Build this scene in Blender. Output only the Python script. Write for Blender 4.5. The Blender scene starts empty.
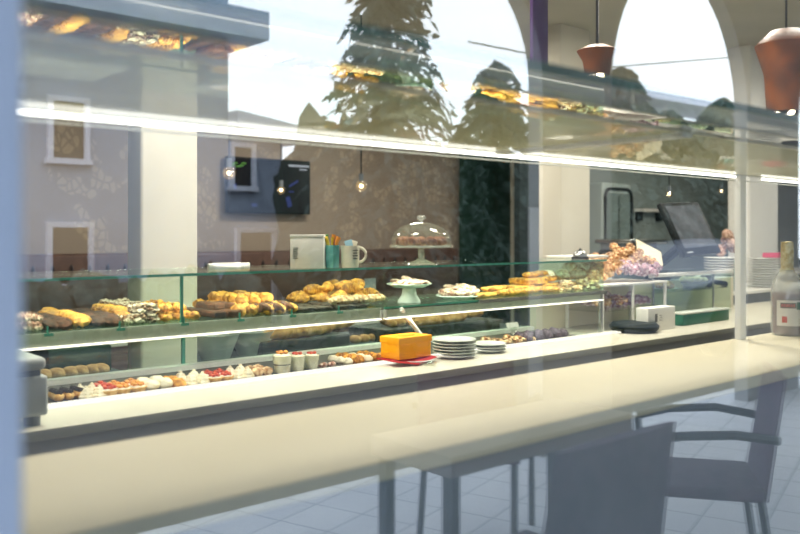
import bpy, bmesh, math, random
from mathutils import Vector, Matrix, noise, Euler
R = random.Random(7)
PI = math.pi
D = bpy.data
sc = bpy.context.scene
COL = sc.collection
EYE = 1.45
# ---------------------------------------------------------------- layout helpers
def A(u, Y):                      # X of the sight line through photo column u at distance Y
    t = u - 400
    return Y * (552 + .754 * t) / (633.2 - .657 * t)
def ZV(u, v, Y):                  # height of photo row v at column u, distance Y
    return EYE - (v - 234) * Y / (633.2 - .657 * (u - 400))
WY = 0.5                          # shop window plane
def mirY(Yv): return 2 * WY - Yv  # a thing seen reflected in the window stands outside

# ---------------------------------------------------------------- materials
def lin(h):
    h = h.lstrip('#')
    c = [int(h[i:i+2], 16) / 255 for i in (0, 2, 4)]
    return tuple([(x / 12.92 if x <= .04045 else ((x + .055) / 1.055) ** 2.4) for x in c] + [1.0])
MATS = {}
def mat(name, col, rough=.5, metal=0, col2=None, scale=30, bump=0, bscale=80, spec=.3, trans=0, sss=0, vary=0, lo=.4, hi=.6):
    if name in MATS: return MATS[name]
    m = D.materials.new(name); m.use_nodes = True
    nt = m.node_tree; b = nt.nodes['Principled BSDF']
    b.inputs['Base Color'].default_value = lin(col)
    b.inputs['Roughness'].default_value = rough
    b.inputs['Metallic'].default_value = metal
    b.inputs['Specular IOR Level'].default_value = spec
    tc = nt.nodes.new('ShaderNodeTexCoord')
    if col2:
        n = nt.nodes.new('ShaderNodeTexNoise'); n.inputs['Scale'].default_value = scale; n.inputs['Detail'].default_value = 4
        nt.links.new(tc.outputs['Object'], n.inputs['Vector'])
        r = nt.nodes.new('ShaderNodeValToRGB'); r.color_ramp.elements[0].position = lo; r.color_ramp.elements[1].position = hi
        r.color_ramp.elements[0].color = lin(col); r.color_ramp.elements[1].color = lin(col2)
        nt.links.new(n.outputs['Fac'], r.inputs['Fac'])
        out = r.outputs['Color']
        if vary:
            oi = nt.nodes.new('ShaderNodeObjectInfo'); hs = nt.nodes.new('ShaderNodeHueSaturation')
            mr = nt.nodes.new('ShaderNodeMapRange'); mr.inputs['To Min'].default_value = 1 - vary; mr.inputs['To Max'].default_value = 1 + vary * .6
            nt.links.new(oi.outputs['Random'], mr.inputs['Value']); nt.links.new(mr.outputs['Result'], hs.inputs['Value'])
            nt.links.new(out, hs.inputs['Color']); out = hs.outputs['Color']
        nt.links.new(out, b.inputs['Base Color'])
    if bump:
        n2 = nt.nodes.new('ShaderNodeTexNoise'); n2.inputs['Scale'].default_value = bscale; n2.inputs['Detail'].default_value = 3
        nt.links.new(tc.outputs['Object'], n2.inputs['Vector'])
        bp = nt.nodes.new('ShaderNodeBump'); bp.inputs['Strength'].default_value = bump; bp.inputs['Distance'].default_value = .004
        nt.links.new(n2.outputs['Fac'], bp.inputs['Height']); nt.links.new(bp.outputs['Normal'], b.inputs['Normal'])
    MATS[name] = m; return m
def emis(name, col, s):
    m = D.materials.new(name); m.use_nodes = True; nt = m.node_tree; nt.nodes.clear()
    e = nt.nodes.new('ShaderNodeEmission'); e.inputs[0].default_value = lin(col); e.inputs[1].default_value = s
    o = nt.nodes.new('ShaderNodeOutputMaterial'); nt.links.new(e.outputs[0], o.inputs[0]); return m
def glass(name, tint='ffffff', f0=.06, rough=0.0, film=None, filmfac=0, gain=1.0):
    m = D.materials.new(name); m.use_nodes = True; nt = m.node_tree; nt.nodes.clear()
    lw = nt.nodes.new('ShaderNodeLayerWeight'); lw.inputs['Blend'].default_value = .5
    p = nt.nodes.new('ShaderNodeMath'); p.operation = 'POWER'; p.inputs[1].default_value = 5
    nt.links.new(lw.outputs['Facing'], p.inputs[0])
    ma = nt.nodes.new('ShaderNodeMath'); ma.operation = 'MULTIPLY_ADD'; ma.inputs[1].default_value = (1 - f0) * gain; ma.inputs[2].default_value = f0
    ma.use_clamp = True
    nt.links.new(p.outputs[0], ma.inputs[0])
    t = nt.nodes.new('ShaderNodeBsdfTransparent'); t.inputs[0].default_value = lin(tint)
    g = nt.nodes.new('ShaderNodeBsdfGlossy'); g.inputs['Roughness'].default_value = rough; g.inputs[0].default_value = (1, 1, 1, 1)
    src = t.outputs[0]
    if film:
        df = nt.nodes.new('ShaderNodeBsdfDiffuse'); df.inputs[0].default_value = lin(film)
        tl = nt.nodes.new('ShaderNodeBsdfTranslucent'); tl.inputs[0].default_value = lin(film)
        mm = nt.nodes.new('ShaderNodeMixShader'); mm.inputs[0].default_value = .5
        nt.links.new(df.outputs[0], mm.inputs[1]); nt.links.new(tl.outputs[0], mm.inputs[2])
        m2 = nt.nodes.new('ShaderNodeMixShader'); m2.inputs[0].default_value = filmfac
        nt.links.new(t.outputs[0], m2.inputs[1]); nt.links.new(mm.outputs[0], m2.inputs[2]); src = m2.outputs[0]
    mx = nt.nodes.new('ShaderNodeMixShader'); nt.links.new(ma.outputs[0], mx.inputs[0])
    nt.links.new(src, mx.inputs[1]); nt.links.new(g.outputs[0], mx.inputs[2])
    o = nt.nodes.new('ShaderNodeOutputMaterial'); nt.links.new(mx.outputs[0], o.inputs[0])
    return m

M_window = glass('window_glass', 'fbfdfc', .165)
M_nearglass = glass('upper_shelf_glass', 'dfe8d8', .10, film='b9b698', filmfac=.22, gain=1.1)
M_frostf = glass('frosted_front_glass', 'cfd4d4', .12, film='c4ccd2', filmfac=.72, gain=.25)
M_frostr = glass('frosted_rear_glass', 'cdccb4', .07, film='d6d3ba', filmfac=.7, gain=.35)
M_slot = glass('mirror_slot_glass', 'b0a890', .7, gain=1)
M_dome = glass('dome_glass', 'fafaf6', .04, film='e8e8e2', filmfac=.05, gain=.7)
M_stand = glass('cake_stand_glass', 'f4f6f2', .08, film='e8ece6', filmfac=.3, gain=.8)
M_case = glass('case_glass', 'eef8f2', .035, gain=.6)
M_caseshelf = glass('case_shelf_glass', 'd6ece0', .05, film='9db3a4', filmfac=.15, gain=.7)
M_lip = glass('frosted_lip_glass', 'c9d4cb', .04, film='cdd2c4', filmfac=.75, gain=.4)
M_clear = glass('clear_tableware_glass', 'f4f6f2', .07, gain=.8)
M_edge = mat('green_glass_edge', '4f9a86', .15)
M_edgedark = mat('dark_green_glass_edge', '24504c', .15)
M_led = emis('led_light', 'fffaf0', 5)
M_led2 = emis('case_light', 'fff6e4', 2.6)
M_glow = emis('ribbed_diffuser_light', 'fff7e8', 1.7)
M_bulb = emis('bulb_light', 'ffe9c8', 30)
M_shelf = mat('cream_lacquer', 'dbd3b8', .55, col2='d6ceb2', scale=2)
M_ledge = mat('ivory_worktop', 'c9c5b4', .35, col2='c4c0ae', scale=3)
M_white = mat('white_paint', 'eeece4', .4)
M_cream = mat('cream_plaster', 'e2dccb', .8, col2='ddd6c3', scale=3)
M_grayp = mat('grey_counter_front', 'd2cfc8', .6, col2='cac7c0', scale=4)
M_trayfl = mat('taupe_case_floor', '5f5648', .7)
M_bluegrey = mat('blue_grey_frame', 'b6c2d4', .5)
M_steel = mat('brushed_steel', 'c9ccca', .25, 1)
M_alu = mat('aluminium_profile', 'd8d8d0', .35, .4)
M_black = mat('black_plastic', '0e0f10', .45, spec=.2)
M_machine = mat('grey_machine_plastic', 'b4b9b6', .4)
M_machd = mat('dark_machine_plastic', '6e747a', .4)
M_screen = mat('grey_screen', '3e4249', .6, col2='52565e', scale=9, spec=.25)
M_tv = mat('tv_screen', '0b0d14', .2)
M_plate = mat('white_porcelain', 'e9ebe6', .18)
M_greyplate = mat('celadon_porcelain', 'cfd4ca', .2)
M_wood = mat('dark_wood_floor', '3a3230', .4, col2='463d3a', scale=5)
M_leather = mat('brown_leather', '553f36', .5, col2='4b372f', scale=10)
M_tuft = mat('dark_tuft', '241a18', .5)
M_dgreen = mat('dark_green_lacquer', '1d3a2f', .5, col2='213f34', scale=3)
M_dark = mat('dark_recess', '303a3c', .5, col2='39464a', scale=2)
M_kitchen = mat('grey_green_wall', '98a5a1', .5, col2='9faaa6', scale=2)
M_ceil = mat('beige_ceiling', 'cfcab4', .8, col2='c4c0aa', scale=1.2)
M_purple = mat('purple_fabric', '4c2c66', .8)
M_amber = mat('amber_shade', '7c4312', .5, col2='582e10', scale=9)
M_yellowbox = mat('yellow_card', 'ffac00', .8)
M_red = mat('red_paper', 'c01f1c', .7)
M_teal = mat('teal_glaze', '5fa7a2', .3, col2='79bdb5', scale=20)
M_mug = mat('cream_glaze', 'ece4cc', .3)
M_ink = mat('dark_ink', '6a675e', .8)
M_blue = mat('pale_blue_paper', '9fc9dc', .7)
M_card = mat('white_card', 'f1efe6', .6)
M_pan = mat('dark_green_iron', '1c2620', .6, spec=.25)
M_greenbox = mat('green_box', '2c6a4c', .4)
M_pink = mat('pink_card', 'd2527a', .6)
M_leafg = mat('leaf_green', '4f8a3a', .5)
M_leafy = mat('yellow_petal', 'e8c63a', .5)
M_orange = mat('orange_bread', 'd78a35', .6)
# pastries
V = .3
P_gold = mat('golden_crust', '7a3408', .55, col2='f4b04a', scale=48, bump=.5, vary=V, lo=.3, hi=.62)
P_yellow = mat('yellow_biscuit', '8c4208', .6, col2='f6b24c', scale=42, bump=.5, vary=V, lo=.3, hi=.6)
P_dark = mat('dark_chocolate', '2e140c', .75, col2='5e3524', scale=60, bump=.6, vary=V)
P_brown = mat('brown_chocolate_bar', '4a281a', .8, col2='74462f', scale=60, bump=.5, vary=V)
P_pink = mat('sugared_pink_roll', '95604c', .7, col2='eccdb8', scale=60, bump=.6, vary=V)
P_powder = mat('powdered_biscuit', '6e3f1c', .75, col2='f0dcc2', scale=60, bump=.6, vary=V)
P_cream = mat('whipped_cream', 'f6efdc', .6, col2='f1e6ca', scale=40, bump=.3)
P_meringue = mat('pale_meringue', 'f4ead0', .65, col2='e9c98e', scale=45, bump=.4, vary=.1, lo=.45, hi=.75)
P_berry = mat('red_fruit', 'b9352b', .3, col2='d96a48', scale=60, bump=.2)
P_peach = mat('peach_fruit', 'e08a3c', .3, col2='f3b765', scale=60)
P_choc = mat('dark_glaze', '24140f', .2)
P_crust = mat('tart_crust', 'cf9a4e', .7, col2='e6bb74', scale=60, bump=.4)
P_orangep = mat('orange_fritter', '9a5f2c', .7, col2='f6d6a8', scale=60, bump=.6, vary=V, lo=.35, hi=.6)
P_lilac = mat('lilac_fritter', 'a47a86', .75, col2='ecdadf', scale=60, bump=.6, vary=V)
P_plum = mat('dark_plum_cake', '3a2a34', .7, col2='7c6878', scale=70, bump=.6, vary=V)
P_grain = mat('dark_seeded_top', '2f2420', .6, col2='5f5147', scale=120, bump=.8)
P_bread = mat('bread_crust', '9d7442', .7, col2='c9a26a', scale=25, bump=.5)

def wallpaper():
    m = D.materials.new('damask_wallpaper'); m.use_nodes = True; nt = m.node_tree; b = nt.nodes['Principled BSDF']
    b.inputs['Roughness'].default_value = .6
    tc = nt.nodes.new('ShaderNodeTexCoord')
    mp = nt.nodes.new('ShaderNodeMapping'); mp.inputs['Scale'].default_value = (1.5, 1, 1.15); nt.links.new(tc.outputs['Object'], mp.inputs[0])
    w = nt.nodes.new('ShaderNodeTexWave'); w.wave_type = 'RINGS'; w.inputs['Scale'].default_value = 1.6
    w.inputs['Distortion'].default_value = 9; w.inputs['Detail'].default_value = 1.2; w.inputs['Detail Scale'].default_value = 1.4
    nt.links.new(mp.outputs[0], w.inputs['Vector'])
    v = nt.nodes.new('ShaderNodeTexVoronoi'); v.feature = 'DISTANCE_TO_EDGE'; v.inputs['Scale'].default_value = 10; v.inputs['Randomness'].default_value = .8
    nt.links.new(mp.outputs[0], v.inputs['Vector'])
    n = nt.nodes.new('ShaderNodeTexNoise'); n.inputs['Scale'].default_value = 1.1; nt.links.new(mp.outputs[0], n.inputs['Vector'])
    a = nt.nodes.new('ShaderNodeMath'); a.operation = 'GREATER_THAN'; a.inputs[1].default_value = .62; nt.links.new(w.outputs['Fac'], a.inputs[0])
    c = nt.nodes.new('ShaderNodeMath'); c.operation = 'GREATER_THAN'; c.inputs[1].default_value = .09; nt.links.new(v.outputs['Distance'], c.inputs[0])
    e = nt.nodes.new('ShaderNodeMath'); e.operation = 'GREATER_THAN'; e.inputs[1].default_value = .5; nt.links.new(n.outputs['Fac'], e.inputs[0])
    f = nt.nodes.new('ShaderNodeMath'); f.operation = 'MULTIPLY'; nt.links.new(a.outputs[0], f.inputs[0]); nt.links.new(c.outputs[0], f.inputs[1])
    g = nt.nodes.new('ShaderNodeMath'); g.operation = 'MULTIPLY'; nt.links.new(f.outputs[0], g.inputs[0]); nt.links.new(e.outputs[0], g.inputs[1])
    mx = nt.nodes.new('ShaderNodeMix'); mx.data_type = 'RGBA'; nt.links.new(g.outputs[0], mx.inputs['Factor'])
    mx.inputs['A'].default_value = lin('86796b'); mx.inputs['B'].default_value = lin('9a8c79')
    nt.links.new(mx.outputs['Result'], b.inputs['Base Color']); return m
M_wallp = wallpaper()
def tiles():
    m = D.materials.new('outdoor_tiles'); m.use_nodes = True; nt = m.node_tree; b = nt.nodes['Principled BSDF']
    tc = nt.nodes.new('ShaderNodeTexCoord')
    mp = nt.nodes.new('ShaderNodeMapping'); mp.inputs['Rotation'].default_value = (0, 0, .3); nt.links.new(tc.outputs['Object'], mp.inputs[0])
    br = nt.nodes.new('ShaderNodeTexBrick'); br.offset = 0; br.inputs['Scale'].default_value = 1
    br.inputs['Brick Width'].default_value = .3; br.inputs['Row Height'].default_value = .3; br.inputs['Mortar Size'].default_value = .006
    br.inputs['Color1'].default_value = lin('dcdfe4'); br.inputs['Color2'].default_value = lin('d4d8df'); br.inputs['Mortar'].default_value = lin('9a9fa8')
    nt.links.new(mp.outputs[0], br.inputs['Vector']); nt.links.new(br.outputs['Color'], b.inputs['Base Color'])
    b.inputs['Roughness'].default_value = .5; return m

# ---------------------------------------------------------------- mesh helpers
class MB:
    def __init__(s): s.bm = bmesh.new()
    def box(s, x0, x1, y0, y1, z0, z1, bev=0):
        m = Matrix.Translation(((x0+x1)/2, (y0+y1)/2, (z0+z1)/2)) @ Matrix.Diagonal((abs(x1-x0), abs(y1-y0), abs(z1-z0), 1))
        r = bmesh.ops.create_cube(s.bm, size=1, matrix=m)
        if bev:
            es = list({e for v in r['verts'] for e in v.link_edges})
            bmesh.ops.bevel(s.bm, geom=es, offset=bev, segments=3, affect='EDGES', profile=.5)
        return s
    def quadbox(s, pts, z0, z1):      # prism over a polygon of (x, y)
        lo = [s.bm.verts.new((x, y, z0)) for x, y in pts]; hi = [s.bm.verts.new((x, y, z1)) for x, y in pts]
        s.bm.faces.new(lo[::-1]); s.bm.faces.new(hi); n = len(pts)
        for i in range(n): s.bm.faces.new((lo[i], lo[(i+1) % n], hi[(i+1) % n], hi[i]))
        return s
    def surf(s, path, rad, ns=12, nphi=12, up=Vector((0, 0, 1)), caps=True):
        rings = []
        for i in range(ns + 1):
            t = i / ns
            p = path(t); q = path(min(1, t + .01)); o = path(max(0, t - .01)); d = (q - o).normalized()
            a = d.cross(up)
            if a.length < 1e-3: a = d.cross(Vector((0, 1, 0)))
            a.normalize(); b = a.cross(d).normalized()
            ring = []
            for j in range(nphi):
                ph = 2 * PI * j / nphi
                r = rad(t, ph)
                if not isinstance(r, tuple): r = (r, r)
                ring.append(s.bm.verts.new(p + a * (math.cos(ph) * r[0]) + b * (math.sin(ph) * r[1])))
            rings.append(ring)
        for i in range(ns):
            for j in range(nphi):
                s.bm.faces.new((rings[i][j], rings[i][(j+1) % nphi], rings[i+1][(j+1) % nphi], rings[i+1][j]))
        if caps:
            s.bm.faces.new(rings[0][::-1]); s.bm.faces.new(rings[-1])
        return s
    def tube(s, pts, r, n=8):
        pts = [Vector(p) for p in pts]; L = len(pts) - 1
        def path(t):
            x = t * L; i = min(int(x), L - 1); return pts[i].lerp(pts[i+1], x - i)
        rr = r if callable(r) else (lambda t, ph: r)
        return s.surf(path, rr, max(L, 1) * (1 if L > 3 else 2), n)
    def lathe(s, prof, n=24, c=(0, 0, 0), lobes=0, la=0):
        rings = []
        for (r, z) in prof:
            ring = []
            for j in range(n):
                ph = 2 * PI * j / n; rr = r * (1 + la * math.cos(lobes * ph)) if lobes else r
                ring.append(s.bm.verts.new((c[0] + rr * math.cos(ph), c[1] + rr * math.sin(ph), c[2] + z)))
            rings.append(ring)
        for i in range(len(prof) - 1):
            for j in range(n):
                s.bm.faces.new((rings[i][j], rings[i][(j+1) % n], rings[i+1][(j+1) % n], rings[i+1][j]))
        if prof[0][0] > 1e-5: s.bm.faces.new(rings[0][::-1])
        if prof[-1][0] > 1e-5: s.bm.faces.new(rings[-1])
        return s
    def lump(s, c, r, amp=.15, f=2, seed=0, sub=2):
        r = r if isinstance(r, (tuple, list)) else (r, r, r)
        q = bmesh.ops.create_icosphere(s.bm, subdivisions=sub, radius=1)
        for v in q['verts']:
            k = 1 + amp * noise.noise(v.co * f + Vector((seed * 3.7, seed, 0)))
            v.co = Vector((v.co.x * r[0] * k + c[0], v.co.y * r[1] * k + c[1], v.co.z * r[2] * k + c[2]))
        return s
    def mesh(s, name, m, smooth=True):
        bmesh.ops.remove_doubles(s.bm, verts=s.bm.verts, dist=1e-6)
        bmesh.ops.recalc_face_normals(s.bm, faces=s.bm.faces)
        me = D.meshes.new(name); s.bm.to_mesh(me); s.bm.free()
        for x in (m if isinstance(m, list) else [m]): me.materials.append(x)
        if smooth:
            for p in me.polygons: p.use_smooth = True
            try: me.set_sharp_from_angle(angle=math.radians(40))
            except Exception: pass
        return me
    def build(s, name, m, parent=None, smooth=True):
        o = D.objects.new(name, s.mesh(name, m, smooth)); COL.objects.link(o)
        if parent: o.parent = parent
        return o
def tag(o, label, cat, group=None, kind=None):
    o['label'] = label; o['category'] = cat
    if group: o['group'] = group
    if kind: o['kind'] = kind
    return o
def thing(name, loc, label, cat, group=None, rz=0):
    o = D.objects.new(name, None); COL.objects.link(o); o.location = loc; o.rotation_euler = (0, 0, rz); o.empty_display_size = .05
    return tag(o, label, cat, group)
def struct(o): o['kind'] = 'structure'; return o

# ---------------------------------------------------------------- pastry kinds (meshes shared by copies)
def arc(r, a0, a1): return lambda t: Vector((r * math.sin(a0 + (a1 - a0) * t), -r * math.cos(a0 + (a1 - a0) * t) + r, 0))
KINDS = {}
def bev(b):
    bmesh.ops.subdivide_edges(b.bm, edges=b.bm.edges[:], cuts=7, use_grid_fill=True); return b
def kind(key, name, me, parts=()): KINDS[key] = (name, me, list(parts))
def rough(b, amp, f=60):
    for v in b.bm.verts:
        n = noise.noise_vector(v.co * f) * .6 + noise.noise_vector(v.co * f * 2.3) * .4
        v.co += n * amp
    return b
def k_croissant(key, m, L=.05, r=.018, seg=7, name='croissant', bend=1.0):
    f = lambda t, ph: r * (math.sin(PI * min(max(t, .03), .97)) ** .7) * (1 - .18 * abs(math.sin(PI * t * seg)) ) * (1 + .05 * math.cos(3 * ph))
    b = MB().surf(arc(L, -bend, bend), lambda t, p: (f(t, p), f(t, p)), 40, 12)
    for v in b.bm.verts: v.co.z += r * .8
    kind(key, name, rough(b, .004, 45).mesh(name, m))
def k_roll(key, m, L=.05, r=.016, ridges=5, amp=.14, name='pastry_roll', flat=.8):
    def f(t, ph):
        e = (1 - (2 * t - 1) ** 4) ** .5 if 0 < t < 1 else .08
        rr = r * max(e, .1) * (1 + amp * math.sin(2 * PI * t * ridges + ph * 1))
        return (rr, rr * flat)
    b = MB().surf(lambda t: Vector(((t - .5) * L, 0, r * .8)), f, 40, 16)
    kind(key, name, rough(b, .006, 50).mesh(name, m))
def k_cookie(key, m, r=.024, h=.012, lobes=9, la=.07, name='biscuit', dome=1.0):
    pr = [(r * .2, 0), (r * .93, 0), (r, h * .35), (r * .92, h * .75), (r * .6, h * dome), (r * .2, h * dome * .92), (0.0001, h * dome * .9)]
    kind(key, name, rough(MB().lathe(pr, 36, lobes=lobes, la=la), .005, 65).mesh(name, m))
def k_lump(key, m, r=(.022, .02, .016), amp=.35, f=1.6, seed=1, name='pastry'):
    kind(key, name, rough(MB().lump((0, 0, r[2] * .9), r, amp, f, seed, 3), .003, 60).mesh(name, m))
k_croissant('croissant', P_gold, .052, .024)
k_croissant('mini_croissant', P_powder, .03, .016, 5)
k_croissant('pink_croissant', P_pink, .026, .014, 5, name='sugared_croissant')
k_roll('pinkroll', P_pink, .05, .017, 4, name='sugared_roll')
k_roll('goldroll', P_yellow, .058, .018, 4, .12, name='golden_roll')
k_roll('powderroll', P_powder, .045, .016, 5, .2, name='powdered_roll')
k_roll('stick', P_yellow, .15, .013, 2, .05, name='bread_stick')
k_roll('loafstrip', P_gold, .16, .02, 6, .1, name='golden_pastry_strip', flat=.7)
k_roll('almondstrip', P_orangep, .11, .018, 7, .16, name='almond_strip', flat=.7)
k_roll('baguette', P_bread, .42, .034, 6, .06, name='baguette', flat=.85)
k_cookie('scallop', P_yellow, .026, .015)
k_cookie('darkbiscuit', P_dark, .026, .014, 0, 0, name='chocolate_biscuit')
k_cookie('goldcookie', P_yellow, .024, .018, 5, .05, name='golden_biscuit', dome=1.2)
k_cookie('flatpink', P_pink, .034, .014, 3, .08, name='pink_pastry')
k_lump('powdered', P_powder, (.024, .02, .016), .5, 2.2, 3, 'powdered_biscuit')
k_lump('nugget', P_orangep, (.02, .017, .014), .6, 2.2, 5, 'fried_pastry')
k_lump('lilacnugget', P_lilac, (.02, .017, .014), .6, 2.2, 6, 'fried_pastry')
k_lump('plum', P_plum, (.028, .026, .024), .3, 2, 7, 'plum_cake')
k_lump('bun', P_bread, (.032, .032, .022), .1, 1, 8, 'bread_bun')
k_lump('powderbun', mat('floured_bun', 'a98862', .8, col2='efe4d2', scale=40, bump=.5, vary=.1), (.05, .04, .03), .25, 1.5, 9, 'powdered_bun')
k_lump('choc_muffin', mat('cocoa_cake', '6b3c2c', .7, col2='a87a64', scale=60, bump=.5, vary=.2), (.026, .026, .02), .15, 2, 11, 'chocolate_muffin')
k_lump('yellowbun', P_meringue, (.02, .02, .014), .15, 1.5, 12, 'pale_bun')
k_lump('orangebun', P_orangep, (.02, .02, .016), .2, 1.5, 13, 'orange_bun')
kind('chocbar', 'chocolate_bar_cake', rough(bev(MB().box(-.02, .02, -.055, .055, 0, .02, .005)), .003, 60).mesh('chocolate_bar_cake', P_brown))
kind('slab', 'focaccia_slab', rough(bev(MB().box(-.08, .08, -.055, .055, 0, .03, .008)), .005, 40).mesh('focaccia_slab', P_gold))
kind('grain', 'seeded_slab', rough(bev(MB().box(-.03, .03, -.06, .06, 0, .013, .004)), .004, 90).mesh('seeded_slab', P_grain))
def half():
    pr = [(.004, 0), (.023, 0), (.026, .006), (.022, .015), (.008, .018), (.0001, .018)]
    base = MB().lathe(pr, 24).mesh('dipped_biscuit', P_yellow)
    b = MB().surf(lambda t: Vector((-.0275 + .022 * t, 0, .0095)), lambda t, p: (.027 * math.sin(.2 + 1.0 * t), .0125), 6, 16)
    kind('halfdip', 'dipped_biscuit', base, [('chocolate_dip', b.mesh('chocolate_dip', P_brown))])
half()
def tart(key, fruit, nm):
    sh = MB().lathe([(.02, 0), (.028, .016), (.0265, .017), (.024, .013), (.0001, .013)], 24, lobes=12, la=.04).mesh('tart', P_crust)
    cr = MB().lathe([(.024, .0135), (.022, .019), (.01, .022), (.0001, .022)], 18).mesh('cream', P_cream)
    fb = MB()
    for i in range(5):
        a = i * 2 * PI / 5; fb.lump((.013 * math.cos(a), .013 * math.sin(a), .024), (.009, .009, .007), .1, 1, i, 1)
    fb.lump((0, 0, .03), (.009, .009, .007), .1, 1, 9, 1)
    kind(key, nm, sh, [('cream_filling', cr), ('fruit_topping', fb.mesh('fruit_topping', fruit))])
tart('tart', P_berry, 'fruit_tart'); tart('peachtart', P_peach, 'fruit_tart')
def meringue():
    b = MB()
    for i, (r, z) in enumerate([(.026, .008), (.021, .018), (.014, .027), (.006, .035)]):
        b.surf(arc(0.0001, 0, 0), lambda t, p: .001, 1, 3) if False else None
        n = 24; prof = [(.001, z - .008), (r, z - .004), (r * 1.02, z), (r * .8, z + .006), (.001, z + .008)]
        b.lathe(prof, n, lobes=6, la=.12)
    kind('meringue', 'meringue', b.mesh('meringue', P_meringue))
meringue()
def eclair():
    f = lambda t, ph: max((1 - (2 * t - 1) ** 4) ** .5 if 0 < t < 1 else 0, .12) * .015
    a = MB().surf(lambda t: Vector((0, (t - .5) * .085, .013)), f, 14, 12).mesh('eclair', P_crust)
    g = lambda t, ph: (max((1 - (2 * t - 1) ** 4) ** .5 if 0 < t < 1 else 0, .1) * .0135, .006)
    c = MB().surf(lambda t: Vector((0, (t - .5) * .078, .024)), g, 14, 12).mesh('glaze', P_choc)
    kind('eclair', 'chocolate_eclair', a, [('chocolate_glaze', c)])
eclair()
def dessert(key, col1, col2, topm):
    gl = MB().lathe([(.0001, 0), (.025, 0), (.03, .058), (.0285, .058), (.0238, .003), (.0001, .003)], 24).mesh('cup', M_clear)
    c1 = MB().lathe([(.0001, .004), (.023, .004), (.0248, .026), (.0001, .026)], 20).mesh('layer', col1)
    c2 = MB().lathe([(.0001, .03), (.0255, .03), (.0275, .054), (.012, .06), (.0001, .06)], 20).mesh('layer', col2)
    c3 = MB().lathe([(.0001, .026), (.025, .026), (.0254, .0301), (.0001, .0301)], 20).mesh('layer', P_choc if topm is P_yellow else P_cream)
    t = MB()
    for i in range(5):
        a = i * 1.3; t.lump((.012 * math.cos(a), .012 * math.sin(a), .063), (.008, .008, .006), .3, 2, i, 1)
    kind(key, 'dessert_glass', gl, [('lower_layer', c1), ('middle_layer', c3), ('upper_layer', c2), ('topping', t.mesh('topping', topm))])
dessert('trifle', P_meringue, P_cream, P_yellow); dessert('panna', P_cream, P_cream, P_berry); dessert('redcup', P_cream, P_cream, P_berry)

def put(key, loc, label, cat, group=None, rot=(0, 0, 0), s=1.0, nm=None):
    name, me, parts = KINDS[key]
    o = D.objects.new(nm or name, me); COL.objects.link(o); o.location = loc; o.rotation_euler = rot; o.scale = (s, s, s)
    tag(o, label, cat, group)
    for pn, pm in parts:
        c = D.objects.new(pn, pm); COL.objects.link(c); c.parent = o
    return o

# ================================================================ SETTING
FH = 1.45
# --- shell of the shop
struct(MB().box(-3.2, 15.2, WY - .02, 9, -.1, 0).build('floor', M_wood))
struct(MB().box(-3.2, 15.2, WY + .1, 7.1, 3.05, 3.2).build('ceiling', M_ceil))
struct(MB().box(-3.2, 7.95, 7.0, 7.15, 0, 3.05).build('wall_back', M_wallp))
struct(MB().box(-3.35, -3.2, WY - .05, 7.15, 0, 3.2).build('wall_left', M_cream))
struct(MB().box(15.2, 15.35, WY - .05, 9, 0, 3.2).build('wall_right', M_kitchen))
struct(MB().box(7.95, 15.2, 6.3, 6.45, 0, 3.05).build('wall_kitchen', M_kitchen))
struct(MB().box(7.95, 8.1, 6.45, 7.15, 0, 3.05).build('wall_return', M_kitchen))
fc = MB().box(-3.35, 15.35, WY - .08, WY + .1, 2.75, 4.6).build('wall_front', M_bluegrey); struct(fc)
struct(MB().box(-3.35, 15.35, WY - .08, WY + .1, 0, .12).build('baseboard_front', M_bluegrey))
# window
xl = A(17, WY)
win = MB().box(xl, 9.0, WY - .003, WY + .003, .12, 2.75).build('window_1', M_window, smooth=False); struct(win)
MB().box(xl - .25, xl, WY - .015, WY + .02, .12, 2.75, .006).build('window_frame', M_bluegrey, win)
MB().box(9.0, 9.1, WY - .05, WY + .06, .12, 2.75).build('window_frame', M_bluegrey, win)
struct(MB().box(9.1, 15.35, WY - .08, WY + .1, .12, 2.75).build('wall_street', M_bluegrey))
struct(MB().box(-3.35, xl - .25, WY - .08, WY + .1, .12, 2.75).build('wall_entrance', M_bluegrey))
# columns inside
def column(u0, u1, Y, dep, name):
    return struct(MB().box(A(u0, Y), A(u1, Y), Y, Y + dep, 0, 3.05, .012).build(name, M_cream))
column(141, 198, 3.0, .13, 'trim_1')
column(561, 590, 4.0, .22, 'trim_2')
struct(MB().box(A(750, 3.4), A(778, 3.4), 3.4, 3.6, 0, 3.05, .01).build('trim_3', M_white))
# tall green panel with pale post and dark opening
gp = thing('wall_panel', (A(459, 6.96), 6.9, 0), 'tall dark green lacquered panel at the right end of the wallpapered wall', 'panel')
x0, x1 = 0, A(507, 6.9) - A(459, 6.9)
MB().box(x0, x1, 0, .06, 0, 2.55).build('panel_board', M_dgreen, gp)
MB().box(x1, x1 + .09, -.02, .08, 0, 2.58).build('panel_post', M_cream, gp)
MB().box(x0, x1, -.01, .06, 2.55, 2.6).build('top_rail', M_cream, gp)
dr = struct(MB().box(A(516, 6.25), A(558, 6.25), 6.2, 6.28, 0, 2.6).build('door_1', M_dark))
MB().box(A(529, 6.18), A(545, 6.18), 6.17, 6.2, 1.0, 1.75).build('door_pane', mat('pale_pane', '76808a', .3), dr)

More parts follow.
